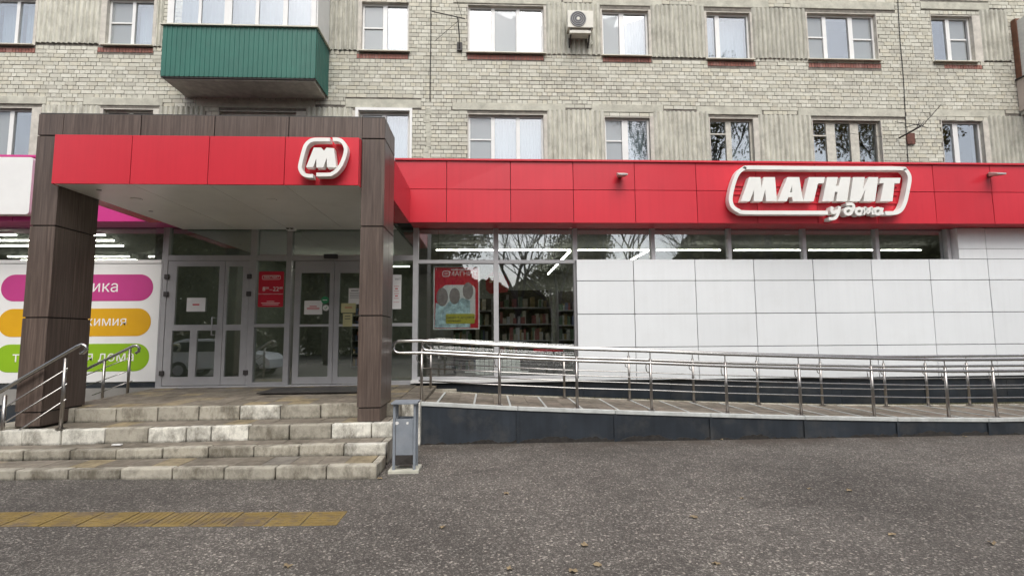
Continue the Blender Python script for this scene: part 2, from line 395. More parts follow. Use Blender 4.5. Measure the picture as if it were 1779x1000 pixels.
# ================================================================== GROUND
def gz(x, y):
    s = max(0, min(1, (-1.3-x)/3.7)); t = max(0, min(1, (y-2)/3)); far = max(0, min(1, (9.5-abs(x))/2))
    return .05*s*s*(3-2*s)*t
mb = MB(); xs = [-150,-60,-20]+[-12+.5*i for i in range(49)]+[20,60,150]; ys = [-150,-60,-20,-8,-3,0,1]+[1.5+.4*i for i in range(23)]
for y in ys:
    for x in xs: mb.v.append((x, y, gz(x, y)))
nx = len(xs)
for j in range(len(ys)-1):
    for i in range(nx-1): mb.f.append((j*nx+i, j*nx+i+1, (j+1)*nx+i+1, (j+1)*nx+i))
tag(mb.build('ground', M['asphalt'], smooth=True), kind='structure')
tag(box('interior_floor', M['shop_floor'], None, -15, 15, DG-.06, 18, .4, .672), kind='structure')

# yellow tactile strip
strip = empty('tactile_strip', (-3.4, 4.6, 0), 'worn yellow strip of tactile paving tiles laid in the asphalt', 'paving strip')
x = -1.25; i = 0
while x > -9:
    y0 = 4.43 + (-1.25-x)*.022; dx = .298
    zt = gz(x-.15, y0+.16)+.007; j = random.uniform(-.004, .004)
    me = MB().box(x-dx+.005, x-.002, y0+j, y0+.325+j, zt-.03, zt)
    sl_ = me.build('tactile_tile', M['tactile'], strip, bevel=.003, seg=1)
    rb = MB()
    for k in range(5):
        if (i//3) % 3 != 1: rb.box(x-dx+.03, x-.03, y0+.035+k*.058, y0+.06+k*.058, zt-.002, zt+.004)
        else: rb.box(x-dx+.035+k*.05, x-dx+.06+k*.05, y0+.03, y0+.295, zt-.002, zt+.004)
    rb.build('rib', M['tactile'], sl_)
    x -= .3; i += 1

# ================================================================== APARTMENT BUILDING
apt = empty('apartment_building', (0, DM, 0), 'long pale brick apartment block with ribbed concrete panels rising behind the shop', 'building')
def fx(px, y=150): return at(px, y, DM).x
def fz(py, px=889): return at(px, py, DM).z
def rect(x0, x1, y0, y1):
    xm, ym = (x0+x1)/2, (y0+y1)/2
    return [at(x0, ym, DM).x, at(x1, ym, DM).x, at(xm, y1, DM).z, at(xm, y0, DM).z]     # x0 x1 z0 z1
zlow = 4.3
# windows: x0,x1,ytop,ybot, [(sash x0,x1,rail y or None,style)], frame material, row
WIN = [
 (-62,62,-6,78,[(-58,-20,None,'sky'),(-14,22,None,'sky'),(28,60,None,'sky')],'pvc','u'),
 (184,268,-4,80,[(188,225,37,'net'),(231,265,None,'sky')],'pvc','u'),
 (627,711,3,90,[(631,664,46,'net'),(672,708,None,'sky')],'pvc','u'),
 (812,946,9,93,[(815,853,None,'sky'),(860,897,None,'net'),(904,942,None,'sky')],'pvc','u'),
 (1045,1128,17,98,[(1048,1077,None,'net'),(1086,1123,None,'sky')],'pvc','u'),
 (1227,1305,21,104,[(1230,1245,None,'sky'),(1253,1301,None,'sky')],'pvc','u'),
 (1402,1524,23,105,[(1405,1433,63,'net'),(1440,1478,None,'clear'),(1486,1518,65,'net')],'pvc','u'),
 (1618,1692,27,108,[(1620,1649,None,'clear'),(1656,1684,66,'net')],'pvc','u'),
 (-62,55,186,275,[(-58,-24,None,'sky'),(-18,9,None,'net'),(17,52,None,'clear')],'pvc','l'),
 (176,266,189,275,[(180,217,None,'dark'),(225,262,None,'net')],'oldwood','l'),
 (378,515,193,275,[(383,420,None,'dark'),(427,468,None,'dark'),(474,511,None,'dark')],'oldwood','l'),
 (622,712,193,275,[(627,662,None,'net'),(670,709,None,'sky')],'pvc','l'),
 (812,946,198,280,[(815,853,241,'net'),(860,897,None,'sky'),(904,942,None,'sky')],'pvc','l'),
 (1050,1131,203,284,[(1053,1082,243,'net'),(1093,1127,None,'sky')],'pvc','l'),
 (1233,1311,205,288,[(1236,1264,231,'dark'),(1274,1305,None,'dark')],'oldwood','l'),
 (1412,1533,208,290,[(1415,1440,234,'dark'),(1456,1482,None,'dark'),(1497,1525,None,'dark')],'oldwood','l'),
 (1637,1711,209,290,[(1639,1662,None,'clear'),(1671,1705,None,'clear')],'pvc','l'),
]
RIB = [(66,176,-12,76),(272,284,-10,82),(572,622,-10,88),(949,1043,7,96),(1131,1224,11,101),(1307,1400,16,103),(1704,1752,19,107),
       (70,172,184,275),(275,355,186,275),(531,612,188,275),(951,1050,192,280),(1136,1232,195,284),(1319,1411,201,288),(1719,1830,203,290)]
LIN = [(-70,82,167,181),(145,283,170,184),(340,548,174,188),(600,732,173,188),(786,982,180,193),(1028,1152,182,196),(1210,1323,186,200),(1386,1572,189,203),(1616,1745,191,204),
       (788,975,-5,8),(1028,1150,-2,11),(1205,1335,-1,14),(1372,1553,3,17),(1598,1717,5,18)]
holes = []; solid = []; jambs = []
for wv in WIN:
    r = rect(*wv[:4])
    if wv[6] == 'l': r[2] = zlow
    holes.append(r)
ribs = []
for q in RIB:
    r = rect(*q)
    if q[3] >= 270: r[2] = zlow
    ribs.append(r); solid.append(r)
lins = [rect(*q) for q in LIN]; solid += lins
for h_ in holes:
    for r_ in ribs:
        z0_, z1_ = max(h_[2], r_[2]), min(h_[3], r_[3])
        if z1_-z0_ < .5: continue
        for a_, b_ in ((h_[1], r_[0]), (r_[1], h_[0])):
            if .004 < b_-a_ < .3: jambs.append([a_, b_, h_[2], h_[3]])
solid += jambs
XL, XR, ZT = fx(-70), fx(1850), fz(-60)
# mortar wall with openings
cx = sorted({XL, XR} | {v for r in holes for v in r[:2] if XL < v < XR}); cz = sorted({zlow, ZT} | {v for r in holes for v in r[2:] if zlow < v < ZT})
mb = MB()
for i in range(len(cx)-1):
    for j in range(len(cz)-1):
        mx_, mz_ = (cx[i]+cx[i+1])/2, (cz[j]+cz[j+1])/2
        if any(r[0] < mx_ < r[1] and r[2] < mz_ < r[3] for r in holes): continue
        mb.quad((cx[i],DM,cz[j]),(cx[i+1],DM,cz[j]),(cx[i+1],DM,cz[j+1]),(cx[i],DM,cz[j+1]))
wall = mb.build('wall', M['mortar'], apt)
box('wall_core', M['mortar'], apt, XL-14, XR+14, DM+1.3, DM+1.5, zlow, 16)
# red soldier courses below upper sills
sold = []
for q in [(0,62,84,90),(170,266,84,92),(620,710,95,102),(812,944,97,105),(1047,1131,101,110),(1229,1312,108,114),(1405,1530,111,118),(1640,1705,113,120)]:
    r = rect(*q); r[2] = r[3]-.12; sold.append(r); solid.append(r)
    mb = MB(); x = r[0]
    while x < r[1]-.03:
        pr = random.uniform(.008, .016); mb.box(x, min(x+.066, r[1]), DM-pr, DM+.01, r[2]+.008, r[3]); x += .077
    tag(mb.build('soldier_course', M['redbrick'], apt), kind='stuff')
# bricks
ex = holes + solid
proto = {}
for nm, L_ in (('s', .248), ('h', .118)):
    b = MB().box(-L_/2, L_/2, -.014, .01, 0, .09).build('brick', M['brick'], wall, bevel=.004, seg=1); proto[nm] = b.data; C.objects.unlink(b); bpy.data.objects.remove(b)
cand = []; rest = MB(); PIT = .1035
z = zlow; k = 0
while z < ZT:
    zc = z+.045
    iv = [(XL, XR)]
    for r in ex:
        if r[2]-.03 < zc < r[3]+.03:
            iv = [p for a, b in iv for p in ((a, min(b, r[0]-.004)), (max(a, r[1]+.004), b)) if p[1]-p[0] > .03]
    hdr = k % 2 == 1
    for a, b in iv:
        x = XL - 1 + (.13 if (k//2) % 2 else 0) + (.065 if hdr else 0)
        x += math.floor((a-x)/.26)*.26
        while x < b:
            if hdr: L_ = .118 if random.random() < .86 else .248
            else: L_ = .248 if random.random() < .93 else .118
            x0, x1 = max(x, a), min(x+L_, b)
            if x1-x0 > .035:
                pr = random.uniform(-.004, .004); dz = random.uniform(-.003, .003)
                if x1-x0 > L_-.002: cand.append((x0, x1, pr, z+dz, L_))
                else: rest.box(x0, x1, DM-.014+pr, DM+.01, z+dz, z+dz+.09)
            x += L_+.012
    z += PIT; k += 1
def vis(c): return -2 < 0 or True
cand.sort(key=lambda c: ((c[0]+c[1])/2-1.5)**2+(c[3]-EYE)**2 if not (-7 < (c[0]+c[1])/2 < -1.9 and c[3] < 8) and c[3] > 6.15 else 1e6)
for i, (x0, x1, pr, zz, L_) in enumerate(cand):
    if i < 290: link('brick', proto['s' if L_ > .2 else 'h'], ((x0+x1)/2, DM+pr, zz), wall)
    else: rest.box(x0, x1, DM-.014+pr, DM+.01, zz, zz+.09)
tag(rest.build('brickwork', M['brick'], wall), kind='stuff')
# lintels
for r in lins:
    mb = MB().box(r[0], r[1], DM-.018-random.uniform(0, .012), DM+.05, r[2], r[3])
    mb.build('lintel', M['concrete'], apt, bevel=.012, seg=1)
for r in jambs: box('jamb', M['plaster'], apt, r[0]+.002, r[1]-.002, DM-.02, DM+.03, r[2], r[3])
# ribbed concrete panels
for r in ribs:
    n = max(2, round((r[1]-r[0])/.125)); p = (r[1]-r[0])/n; prof = []
    for i in range(n):
        x = r[0]+i*p
        for t, d in ((0, .0), (.12, .012), (.28, .04), (.5, .048), (.72, .04), (.88, .012)): prof.append((x+t*p, d))
    prof.append((r[1], 0)); mb = MB(); m_ = len(prof); nz = 6; jit = [random.uniform(-.006, .006) for _ in range(m_*(nz+1))]
    for j in range(nz+1):
        zz = r[2]+(r[3]-r[2])*j/nz
        for i, (x, d) in enumerate(prof): mb.v.append((x, DM-.012-d+jit[j*m_+i]*.5, zz+(jit[i]*2 if j in (0, nz) else 0)))
    for j in range(nz):
        for i in range(m_-1): mb.f.append((j*m_+i, j*m_+i+1, (j+1)*m_+i+1, (j+1)*m_+i))
    n0 = len(mb.v)
    mb.box(r[0]+.003, r[1]-.003, DM-.012, DM+.02, r[2]+.01, r[3]-.01)
    mb.build('ribbed_panel', M['ribbed'], apt)
# windows
for wv, r in zip(WIN, holes):
    x0p, x1p, yt, yb, sashes, fm, row = wv
    x0, x1, z0, z1 = r
    fmat = M[fm]
    wroot = empty('window', ((x0+x1)/2, DM, z0), parent=apt)
    yf = DM+.09
    mb = MB()      # reveal
    for q in ((x0-.0, x0+.02, z0, z1), (x1-.02, x1, z0, z1)): mb.box(q[0], q[1], DM-.02, DM+.35, q[2], q[3])
    mb.box(x0+.02, x1-.02, DM-.008, DM+.35, z1-.02, z1)
    mb.build('reveal', M['plaster'], wroot)
    if row == 'u':
        mb = MB().hexa([(x0-.03, DM-.11, z0-.035), (x1+.03, DM-.11, z0-.035), (x1+.03, yf, z0-.005), (x0-.03, yf, z0-.005), (x0-.03, DM-.11, z0-.012), (x1+.03, DM-.11, z0-.012), (x1+.03, yf, z0+.018), (x0-.03, yf, z0+.018)])
        mb.build('sill', M['tin'], wroot)
    fw = .05
    mb = MB(); mb.box(x0+.02, x0+.02+fw, yf, yf+.07, z0, z1-.02); mb.box(x1-.02-fw, x1-.02, yf, yf+.07, z0, z1-.02)
    mb.box(x0+.02+fw, x1-.02-fw, yf, yf+.07, z1-.02-fw, z1-.02); mb.box(x0+.02+fw, x1-.02-fw, yf, yf+.07, z0, z0+fw+.02)
    sx = [(at(s[0], (yt+yb)/2, DM).x, at(s[1], (yt+yb)/2, DM).x) for s in sashes]
    for i in range(len(sx)-1): mb.box(sx[i][1]+.004, sx[i+1][0]-.004, yf-.006, yf+.07, z0+fw+.02, z1-.02-fw)
    mb.build('frame', fmat, wroot)
    for (a, b), s in zip(sx, sashes):
        st = s[3]
        a = max(a, x0+.02+fw-.005); b = min(b, x1-.02-fw+.005)
        zb, zt = z0+fw+.02, z1-.02-fw
        if s[2] is not None:
            zr = fz(s[2], (x0p+x1p)/2); mbr = MB().box(a, b, yf-.002, yf+.05, zr-.018, zr+.018); mbr.build('glazing_bar', fmat, wroot)
        gm = {'sky': 'glass_up', 'clear': 'glass_up', 'net': 'glass_net', 'dark': 'glass_dk'}[st]
        tl = random.uniform(-.004, .004)
        MB().hexa([(a,yf+.03,zb),(b,yf+.03+tl,zb),(b,yf+.034+tl,zb),(a,yf+.034,zb),(a,yf+.03+tl,zt),(b,yf+.03,zt),(b,yf+.034,zt),(a,yf+.034+tl,zt)]).build('pane', M[gm], wroot)
        if st in ('sky', 'net'):
            mb = MB(); n = 26; c0 = 0
            for i in range(n+1):
                xx = a+(b-a)*i/n; yy = yf+.2+.025*math.sin(i*1.7+a)+.012*math.sin(i*4.1)
                mb.v += [(xx, yy, zb), (xx, yy, zt)]
            for i in range(n): mb.f.append((2*i, 2*i+2, 2*i+3, 2*i+1))
            mb.build('curtain', M['curtain'], wroot, smooth=True)
    mb = MB()      # the room behind
    e = .3; yb_ = DM+1.25
    mb.quad((x0-e,yb_,z0-e),(x1+e,yb_,z0-e),(x1+e,yb_,z1+e),(x0-e,yb_,z1+e))
    mb.quad((x0-e,DM+.36,z0-e),(x0-e,yb_,z0-e),(x0-e,yb_,z1+e),(x0-e,DM+.36,z1+e)); mb.quad((x1+e,DM+.36,z0-e),(x1+e,yb_,z0-e),(x1+e,yb_,z1+e),(x1+e,DM+.36,z1+e))
    mb.quad((x0-e,DM+.36,z0-e),(x1+e,DM+.36,z0-e),(x1+e,yb_,z0-e),(x0-e,yb_,z0-e)); mb.quad((x0-e,DM+.36,z1+e),(x1+e,DM+.36,z1+e),(x1+e,yb_,z1+e),(x0-e,yb_,z1+e))
    mb.build('room', M['room'], wroot)
# white plastic surround of the window beside the canopy
r = holes[11]
mb = MB(); mb.box(r[0]-.07, r[0], DM-.05, DM+.08, zlow, r[3]+.07); mb.box(r[1], r[1]+.06, DM-.05, DM+.08, zlow, r[3]+.07); mb.box(r[0], r[1], DM-.048, DM+.08, r[3], r[3]+.07)
mb.build('window_surround', M['pvc'], apt)

# glazed balcony with green sheeting
YB = 11.73
bx0, bx1 = at(281, 90, YB).x, at(549, 90, YB).x
bz0, bz1 = at(415, 134, YB).z, at(415, 47, YB).z
bal = empty('balcony', ((bx0+bx1)/2, DM, bz0-.12), parent=apt)
box('slab', M['plaster'], bal, bx0+.05, bx1-.05, YB+.06, DM-.03, bz0-.06, bz0+.06, bevel=.01)
box('slab_edge', M['metal_dk'], bal, bx0, bx1, YB+.012, YB+.05, bz0-.03, bz0+.015)
def corr(a, b, z0, z1, along, fixed, name, m, parent, pitch=.11, d=.012, sgn=-1):
    n = max(3, round(abs(b-a)/pitch)); p = (b-a)/n; mb = MB(); pr = []
    for i in range(n):
        for t, q in ((0, 0), (.62, 0), (.7, d), (.92, d)): pr.append((a+(i+t)*p, q))
    pr.append((b, 0))
    for t, q in pr:
        for zz in (z0, z1): mb.v.append((t, fixed+sgn*q, zz) if along == 'x' else (fixed+sgn*q, t, zz))
    for i in range(len(pr)-1): mb.f.append((2*i, 2*i+2, 2*i+3, 2*i+1))
    return mb.build(name, m, parent)
corr(bx0, bx1, bz0, bz1, 'x', YB, 'green_sheet', M['green'], bal)
corr(YB, DM-.03, bz0, bz1, 'y', bx1, 'green_sheet', M['green'], bal, sgn=1)
corr(YB, DM-.03, bz0, bz1, 'y', bx0, 'green_sheet', M['green'], bal, sgn=-1)
box('backing', M['metal_dk'], bal, bx0+.012, bx1-.012, YB+.012, YB+.03, bz0+.02, bz1-.02)
mb = MB(); mb.box(bx0-.04, bx1+.05, YB-.06, YB+.06, bz1, bz1+.03); mb.box(bx1-.05, bx1+.05, YB+.06, DM-.03, bz1, bz1+.03); mb.box(bx0-.04, bx0+.05, YB+.06, DM-.03, bz1, bz1+.03)
mb.build('coping', M['tin'], bal)
zt = bz1+1.5
for a, b in ((291,302),(345,350),(390,403),(444,450),(492,500),(541,549)):
    box('glazing_post', M['pvc'], bal, X(a, YB, 20), X(b, YB, 20), YB, YB+.06, bz1+.03, zt)
edges = [302,345,350,390,403,444,450,492,500,541]
for i in range(0, 10, 2):
    box('pane', M['glass_up'], bal, X(edges[i], YB, 20), X(edges[i+1], YB, 20), YB+.025, YB+.03, bz1+.05, zt)
box('bottom_rail', M['pvc'], bal, X(302, YB, 20), X(541, YB, 20), YB+.003, YB+.058, bz1+.03, bz1+.07)
box('side_panel', M['pvc'], bal, bx1-.06, bx1-.002, YB+.06, DM-.03, bz1+.03, zt)
mb = MB()
for i in range(80):
    xx = bx0+.2+(bx1-bx0-.5)*i/79; mb.v += [(xx, YB+.35+.03*math.sin(i*1.3), bz1), (xx, YB+.35+.03*math.sin(i*1.3), zt)]
for i in range(79): mb.f.append((2*i, 2*i+2, 2*i+3, 2*i+1))
mb.build('curtain', M['curtain'], bal, smooth=True)
box('head', M['pvc'], bal, bx0, bx1, YB-.002, DM-.04, zt, zt+.1)
# balcony at the right edge
YB2 = 11.75
qx = at(1755, 60, DM).x; q0 = at(1770, 165, YB2).z; q1 = at(1770, 108, YB2).z
b2 = empty('balcony', (qx+1.5, DM, q0-.1), parent=apt)
box('parapet', M['beige'], b2, qx, qx+3, YB2, YB2+.04, q0, q1); box('parapet_side', M['beige'], b2, qx, qx+.04, YB2+.04, DM-.03, q0, q1)
box('slab', M['concrete'], b2, qx+.03, qx+3, YB2+.03, DM-.03, q0-.12, q0-.005)
box('coping', M['metal_dk'], b2, qx-.04, qx+3, YB2-.04, DM-.03, q1, q1+.03)
box('timber_post', M['tan_wood'], b2, qx+.01, qx+.13, YB2+.02, YB2+.12, q1+.03, q1+1.7)
box('timber_post', M['tan_wood'], b2, qx+.01, qx+.13, DM-.16, DM-.03, q1+.03, q1+1.7)
for i in range(16): box('siding_board', M['siding'], b2, qx+.04, qx+.07, YB2+.12, DM-.16, q1+.04+i*.1, q1+.134+i*.1)
for i in range(16): box('siding_board', M['siding'], b2, qx+.13, qx+2.8, YB2+.04, YB2+.07, q1+.04+i*.1, q1+.134+i*.1)

# air conditioner
ax0, ax1, az0, az1 = X(986, DM-.45, 35), X(1031, DM-.45, 35), Z(48, DM-.45, 1008), Z(18.5, DM-.45, 1008)
ac = empty('air_conditioner', ((ax0+ax1)/2, DM-.05, az0-.3), 'small outdoor air conditioner box with round black fan on wall brackets', 'air conditioner')
yA = DM-.45
box('casing', M['ac'], ac, ax0, ax1, yA, DM-.14, az0, az1, bevel=.015)
fcx, fcz = ax0+(ax1-ax0)*.41, (az0+az1)/2
fr_ = (az1-az0)*.45
MB().disc((fcx, yA-.001, fcz), fr_, 28, th=.012).build('fan_grille', M['fan'], ac)
rg = MB()
for k in range(1, 5):
    stroke(rg, [(fcx+fr_*k/4.2*math.cos(t*math.pi/12), fcz+fr_*k/4.2*math.sin(t*math.pi/12)) for t in range(24)], .008, yA-.022, yA-.015, True)
rg.build('grille_ring', M['alu_lt'], ac)
MB().disc((fcx, yA-.014, fcz), fr_*.18, 16, th=.012).build('fan_hub', M['ac'], ac)
for xx in (ax0+.08, ax1-.1):
    mb = MB(); mb.box(xx, xx+.035, yA+.02, DM-.1, az0-.04, az0-.002); mb.hexa([(xx,DM-.14,az0-.30),(xx+.035,DM-.14,az0-.30),(xx+.035,DM-.1,az0-.30),(xx,DM-.1,az0-.30),(xx,yA+.05,az0-.06),(xx+.035,yA+.05,az0-.06),(xx+.035,yA+.09,az0-.042),(xx,yA+.09,az0-.042)])
    mb.box(xx, xx+.035, DM-.1, DM-.058, az0-.32, az0-.002); mb.build('bracket', M['metal_dk'], ac)
box('drip_tray', M['ac'], ac, ax0+.06, ax1-.06, yA+.04, DM-.16, az0-.12, az0-.042)
MB().tube(smooth_path([(ax1-.12, DM-.2, az0-.12), (ax1-.08, DM-.16, az0-.25), (ax1+.02, DM-.1, az0-.22), (ax1+.02, DM-.06, az0-.1)]), .012, 6).build('hose', M['ac'], ac, smooth=True)

# antennas and wall cables
an = empty('tv_antenna', (X(798, DM-.5, 85), DM, Z(85, DM, 798)), 'dark bent tv antenna on a short mast beside a three-sash window', 'antenna')
A_ = lambda px, py, dy: at(px, py, DM-dy)
MB().tube([A_(798,85,.06), A_(798,62,.3), A_(795,30,.5)], .014, 6).build('mast', M['metal_dk'], an)
MB().tube([A_(750,20,.55), A_(795,30,.5), A_(808,33,.48)], .013, 6).build('boom', M['metal_dk'], an)
MB().tube([A_(755,72,.55), A_(797,36,.5)], .006, 5).build('wire', M['metal_dk'], an)
MB().tube([A_(793,0,.5), A_(802,28,.48)], .007, 5).build('dipole', M['metal_dk'], an)
MB().box(A_(794,0,.1).x, A_(803,0,.1).x, DM-.07, DM-.016, A_(798,88,.06).z, A_(798,74,.06).z).build('wall_plate', M['metal_dk'], an)
an = empty('tv_antenna', (X(1563, DM, 240), DM, Z(250, DM, 1563)), 'spiky dark tv antenna reaching from a rusty wall plate', 'antenna')
MB().box(A_(1556,0,.05).x, A_(1569,0,.05).x, DM-.06, DM-.016, A_(1562,250,.05).z, A_(1562,231,.05).z).build('wall_plate', M['rust'], an)
MB().tube([A_(1562,240,.05), A_(1600,219,.7)], .022, 6).build('boom', M['metal_dk'], an)
for q in (((1602,219,.7),(1635,182,.9)), ((1555,212,.6),(1605,218,.7)), ((1588,216,.7),(1612,222,.7)), ((1570,222,.6),(1600,214,.7)), ((1592,224,.7),(1598,208,.7)), ((1597,222,.7),(1606,210,.7))):
    MB().tube([A_(*q[0]), A_(*q[1])], .009, 5).build('element', M['metal_dk'], an)
MB().tube(smooth_path([A_(1560,235,.05), A_(1520,237,.12), A_(1480,232,.1), A_(1452,228,.05)]), .005, 5).build('lead', M['cable'], an)
tag(MB().tube([at(748.5,-40,DM-.035), at(748.5,60,DM-.035), at(747.5,120,DM-.03), at(747,176,DM-.03)], .011, 6).build('wall_cable', M['cable']), 'thick black cable running down the wall past the bent antenna', 'cable')
tag(MB().tube([at(1558,-40,DM-.035), at(1563,60,DM-.035), at(1570,140,DM-.03), at(1573,205,DM-.03), at(1578,285,DM-.03)], .009, 6).build('wall_cable', M['cable']), 'thin black cable running down the wall past the spiky antenna', 'cable')
mb = MB(); zz = fz(188, 745)
while zz > zlow+.1:
    h = random.uniform(.12, .3); xx = fx(744)+random.uniform(-.03, .03); mb.box(xx-.05-random.uniform(0,.05), xx+.05+random.uniform(0,.05), DM-.021-random.uniform(0, .004), DM, zz-h, zz); zz -= h
mb.build('mortar_patch', M['concrete'], apt, bevel=.008, seg=1)

# ================================================================== SHOP BUILDING
shop = empty('shop_building', (2, DG, 0), 'single-storey shop annex with red fascia, glazed front and white panel wall', 'building')
XA, XB = -15., 15.
box('roof_slab', M['dark'], shop, XA, XB, DF+.3, DM-.05, 3.9, 4.55)
box('back_wall', M['shop_wall'], shop, XA, XB, 17.6, 17.8, .68, 3.9)
box('side_wall', M['shop_wall'], shop, XA, XA+.2, DG+.05, 17.6, .68, 3.9); box('side_wall', M['shop_wall'], shop, XB-.2, XB, DG+.05, 17.6, .68, 3.9)
box('inner_ceiling', M['shop_wall'], shop, XA, XB, DG+.1, 17.6, 3.68, 3.72)
box('inner_roof', M['dark'], shop, XA, XB, DM-.04, 17.8, 3.9, 4.1)
box('partition', M['shop_wall'], shop, -6.2, -6.05, DG+.12, 17.5, .68, 3.68)
# red fascia
fas = box('fascia', M['dark'], shop, -1.675, XB, DF+.03, DG+.3, 3.60, 4.66)
jx = [-1.68] + [X(v, DF, 330) for v in (776, 887, 996, 1103, 1210, 1314, 1418, 1522, 1623, 1723)]
while jx[-1] < XB-1: jx.append(jx[-1]+1.09)
zf0, zfm, zf1 = 3.565, Z(331, DF, 1200), 4.70
for i in range(len(jx)-1):
    for a, b in ((zf0, zfm), (zfm, zf1)):
        t4 = [DF+random.uniform(-.004, .004) for _ in range(4)]; xa_, xb_ = jx[i]+.005, jx[i+1]-.005
        o = MB().hexa([(xa_,t4[0],a+.005),(xb_,t4[1],a+.005),(xb_,DF+.028,a+.005),(xa_,DF+.028,a+.005),(xa_,t4[2],b-.005),(xb_,t4[3],b-.005),(xb_,DF+.028,b-.005),(xa_,DF+.028,b-.005)]).build('fascia_panel', M['red'], fas, bevel=.002, seg=1)
box('fascia_soffit', M['red'], shop, X(703, DF, 330)+.1, XB, DF+.03, DG-.03, 3.568, 3.598)
box('fascia_cap', M['red'], shop, jx[0]+.004, XB, DF-.035, DF+.3, 4.702, 4.735)
# pink fascia of the shop next door
pf = box('fascia', M['dark'], shop, XA, -5.62, DF+.03, DG+.3, 3.60, 4.66)
px_ = [-5.62, -6.9, -8.2, -9.5, -10.8, -12.1, -13.4, -15]
for i in range(7): box('fascia_panel', M['pink'], pf, px_[i+1]+.005, px_[i]-.005, DF, DF+.028, 3.57, 4.70, bevel=.002, seg=1)
box('fascia_soffit', M['pink'], shop, XA, -5.7, DF+.03, DG-.03, 3.568, 3.598); box('fascia_cap', M['pink'], shop, XA, -5.9, DF-.035, DF+.3, 4.702, 4.735)
# glazing: mullions, transoms, panes
def gx(px, y=480): return at(px, y, DG).x
def gzz(py, px=889): return at(px, py, DG).z
ztr0, ztr1 = gzz(458), gzz(452); ztop = 3.60; zth = .69
zsill = gzz(657, 860)
def frame(name, x0, x1, z0, z1, y0=DG-.06, y1=DG+.04, m=None): return box(name, m or M['alu'], shop, x0, x1, y0, y1, z0, z1, bevel=.003, seg=1)
# columns of the grid, right part
cols = [(718, 727), (857.5, 866), (996, 1003), (1131.5, 1138), (1265, 1271), (1395, 1401), (1522, 1528), (1646, 1652)]
for i, (a, b) in enumerate(cols):
    zb = zsill if i < 3 else ztr0
    frame('mullion', gx(a), gx(b), zb, ztop, m=M['alu_lt'])
for i in range(len(cols)-1):
    a, b = gx(cols[i][1]), gx(cols[i+1][0])
    box('pane', M['glass_shop'], shop, a-.01, b+.01, DG, DG+.006, ztr1-.01, ztop+.02)
    frame('transom', a, b, ztr0, ztr1, m=M['alu_lt'], y0=DG-.057)
    if i < 2:
        box('pane', M['glass_shop'], shop, a-.01, b+.01, DG, DG+.006, zsill, ztr0+.01)
        frame('bottom_rail', a, b, zsill, zsill+.045, m=M['alu_lt'], y0=DG-.057)
sillx = gx(727)-.1
MB().box(sillx, gx(1000), DG-.2, DG+.04, zsill-.055, zsill-.004).build('window_sill', M['white'], shop, bevel=.004)
# under the canopy
xd = {k: gx(v, 560) for k, v in dict(l=284, dl0=289.5, dm=389.5, dr=431, m1=436, m1b=444, m2=496, m2b=505, s0=511, s1=580, s2=648, s3=672, s3b=681).items()}
ztd0, ztd1 = gzz(453, 400), gzz(444, 400)
for a, b in ((xd['l']-.02, xd['dl0']), (xd['m1']-.03, xd['m1b']), (xd['m2'], xd['m2b']), (xd['s3'], xd['s3b'])): frame('mullion', a, b, zth, ztop)
segs = [(xd['dl0'], xd['m1']-.03), (xd['m1b'], xd['m2']), (xd['m2b'], xd['s3']), (xd['s3b'], gx(718))]
for a, b in segs:
    frame('transom', a, b, ztd0, ztd1, y0=DG-.057)
    box('pane', M['glass_door'], shop, a-.01, b+.01, DG, DG+.006, ztd1-.01, ztop+.02)
zmr0, zmr1 = gzz(573, 420), gzz(564, 420)
for a, b in (segs[1], segs[3]):
    frame('transom', a, b, gzz(568, 470), gzz(562.5, 470), y0=DG-.057)
    frame('bottom_rail', a, b, zth, gzz(663, 470), y0=DG-.057)
    box('pane', M['glass_door'], shop, a-.01, b+.01, DG, DG+.006, gzz(566, 470), ztd0+.01); box('pane', M['glass_door'], shop, a-.01, b+.01, DG, DG+.006, zth+.02, gzz(564, 470))
def leaf(x0, x1, panes, rails, z0, z1, nm, y=DG-.05, hinge=None):
    d = empty(nm, ((x0+x1)/2, y, z0), parent=shop)
    mb = MB(); zs = sorted(panes, key=lambda p: p[2])
    # frame as strips around panes
    cxs = sorted({x0, x1} | {v for p in panes for v in p[:2]}); czs = sorted({z0, z1} | {v for p in panes for v in p[2:]})
    fr = MB()
    for i in range(len(cxs)-1):
        run = None
        for j in range(len(czs)-1):
            mx_, mz_ = (cxs[i]+cxs[i+1])/2, (czs[j]+czs[j+1])/2
            inside = any(p[0] < mx_ < p[1] and p[2] < mz_ < p[3] for p in panes)
            if not inside and run is None: run = czs[j]
            if run is not None and (inside or j == len(czs)-2):
                fr.box(cxs[i], cxs[i+1], y, y+.05, run, czs[j] if inside else czs[j+1]); run = None
    fr.build('leaf_frame', M['alu'], d)
    for p in panes: box('pane', M['glass_door'], d, p[0]-.004, p[1]+.004, y+.025, y+.031, p[2]-.004, p[3]+.004)
    return d
pz = lambda y, x=340: gzz(y, x)
dl = leaf(xd['dl0']+.006, xd['dm']-.004, [(gx(308,510), gx(382,510), pz(564), pz(463)), (gx(300,615), gx(331,615), pz(654), pz(574)), (gx(343,615), gx(375,615), pz(654), pz(574))], None, zth+.01, ztd0-.006, 'door')
dr = leaf(xd['dm']+.004, xd['m1']-.036, [(gx(397,510), gx(423,510), pz(564), pz(463)), (gx(392.5,615), gx(418.5,615), pz(654), pz(574))], None, zth+.01, ztd0-.006, 'door')
hx = gx(374, 566)
mb = MB().tube([(hx, DG-.05, pz(552)), (hx, DG-.12, pz(552)), (hx, DG-.12, pz(582)), (hx, DG-.05, pz(582))], .014, 8); mb.build('handle', M['alu_lt'], dl, smooth=True)
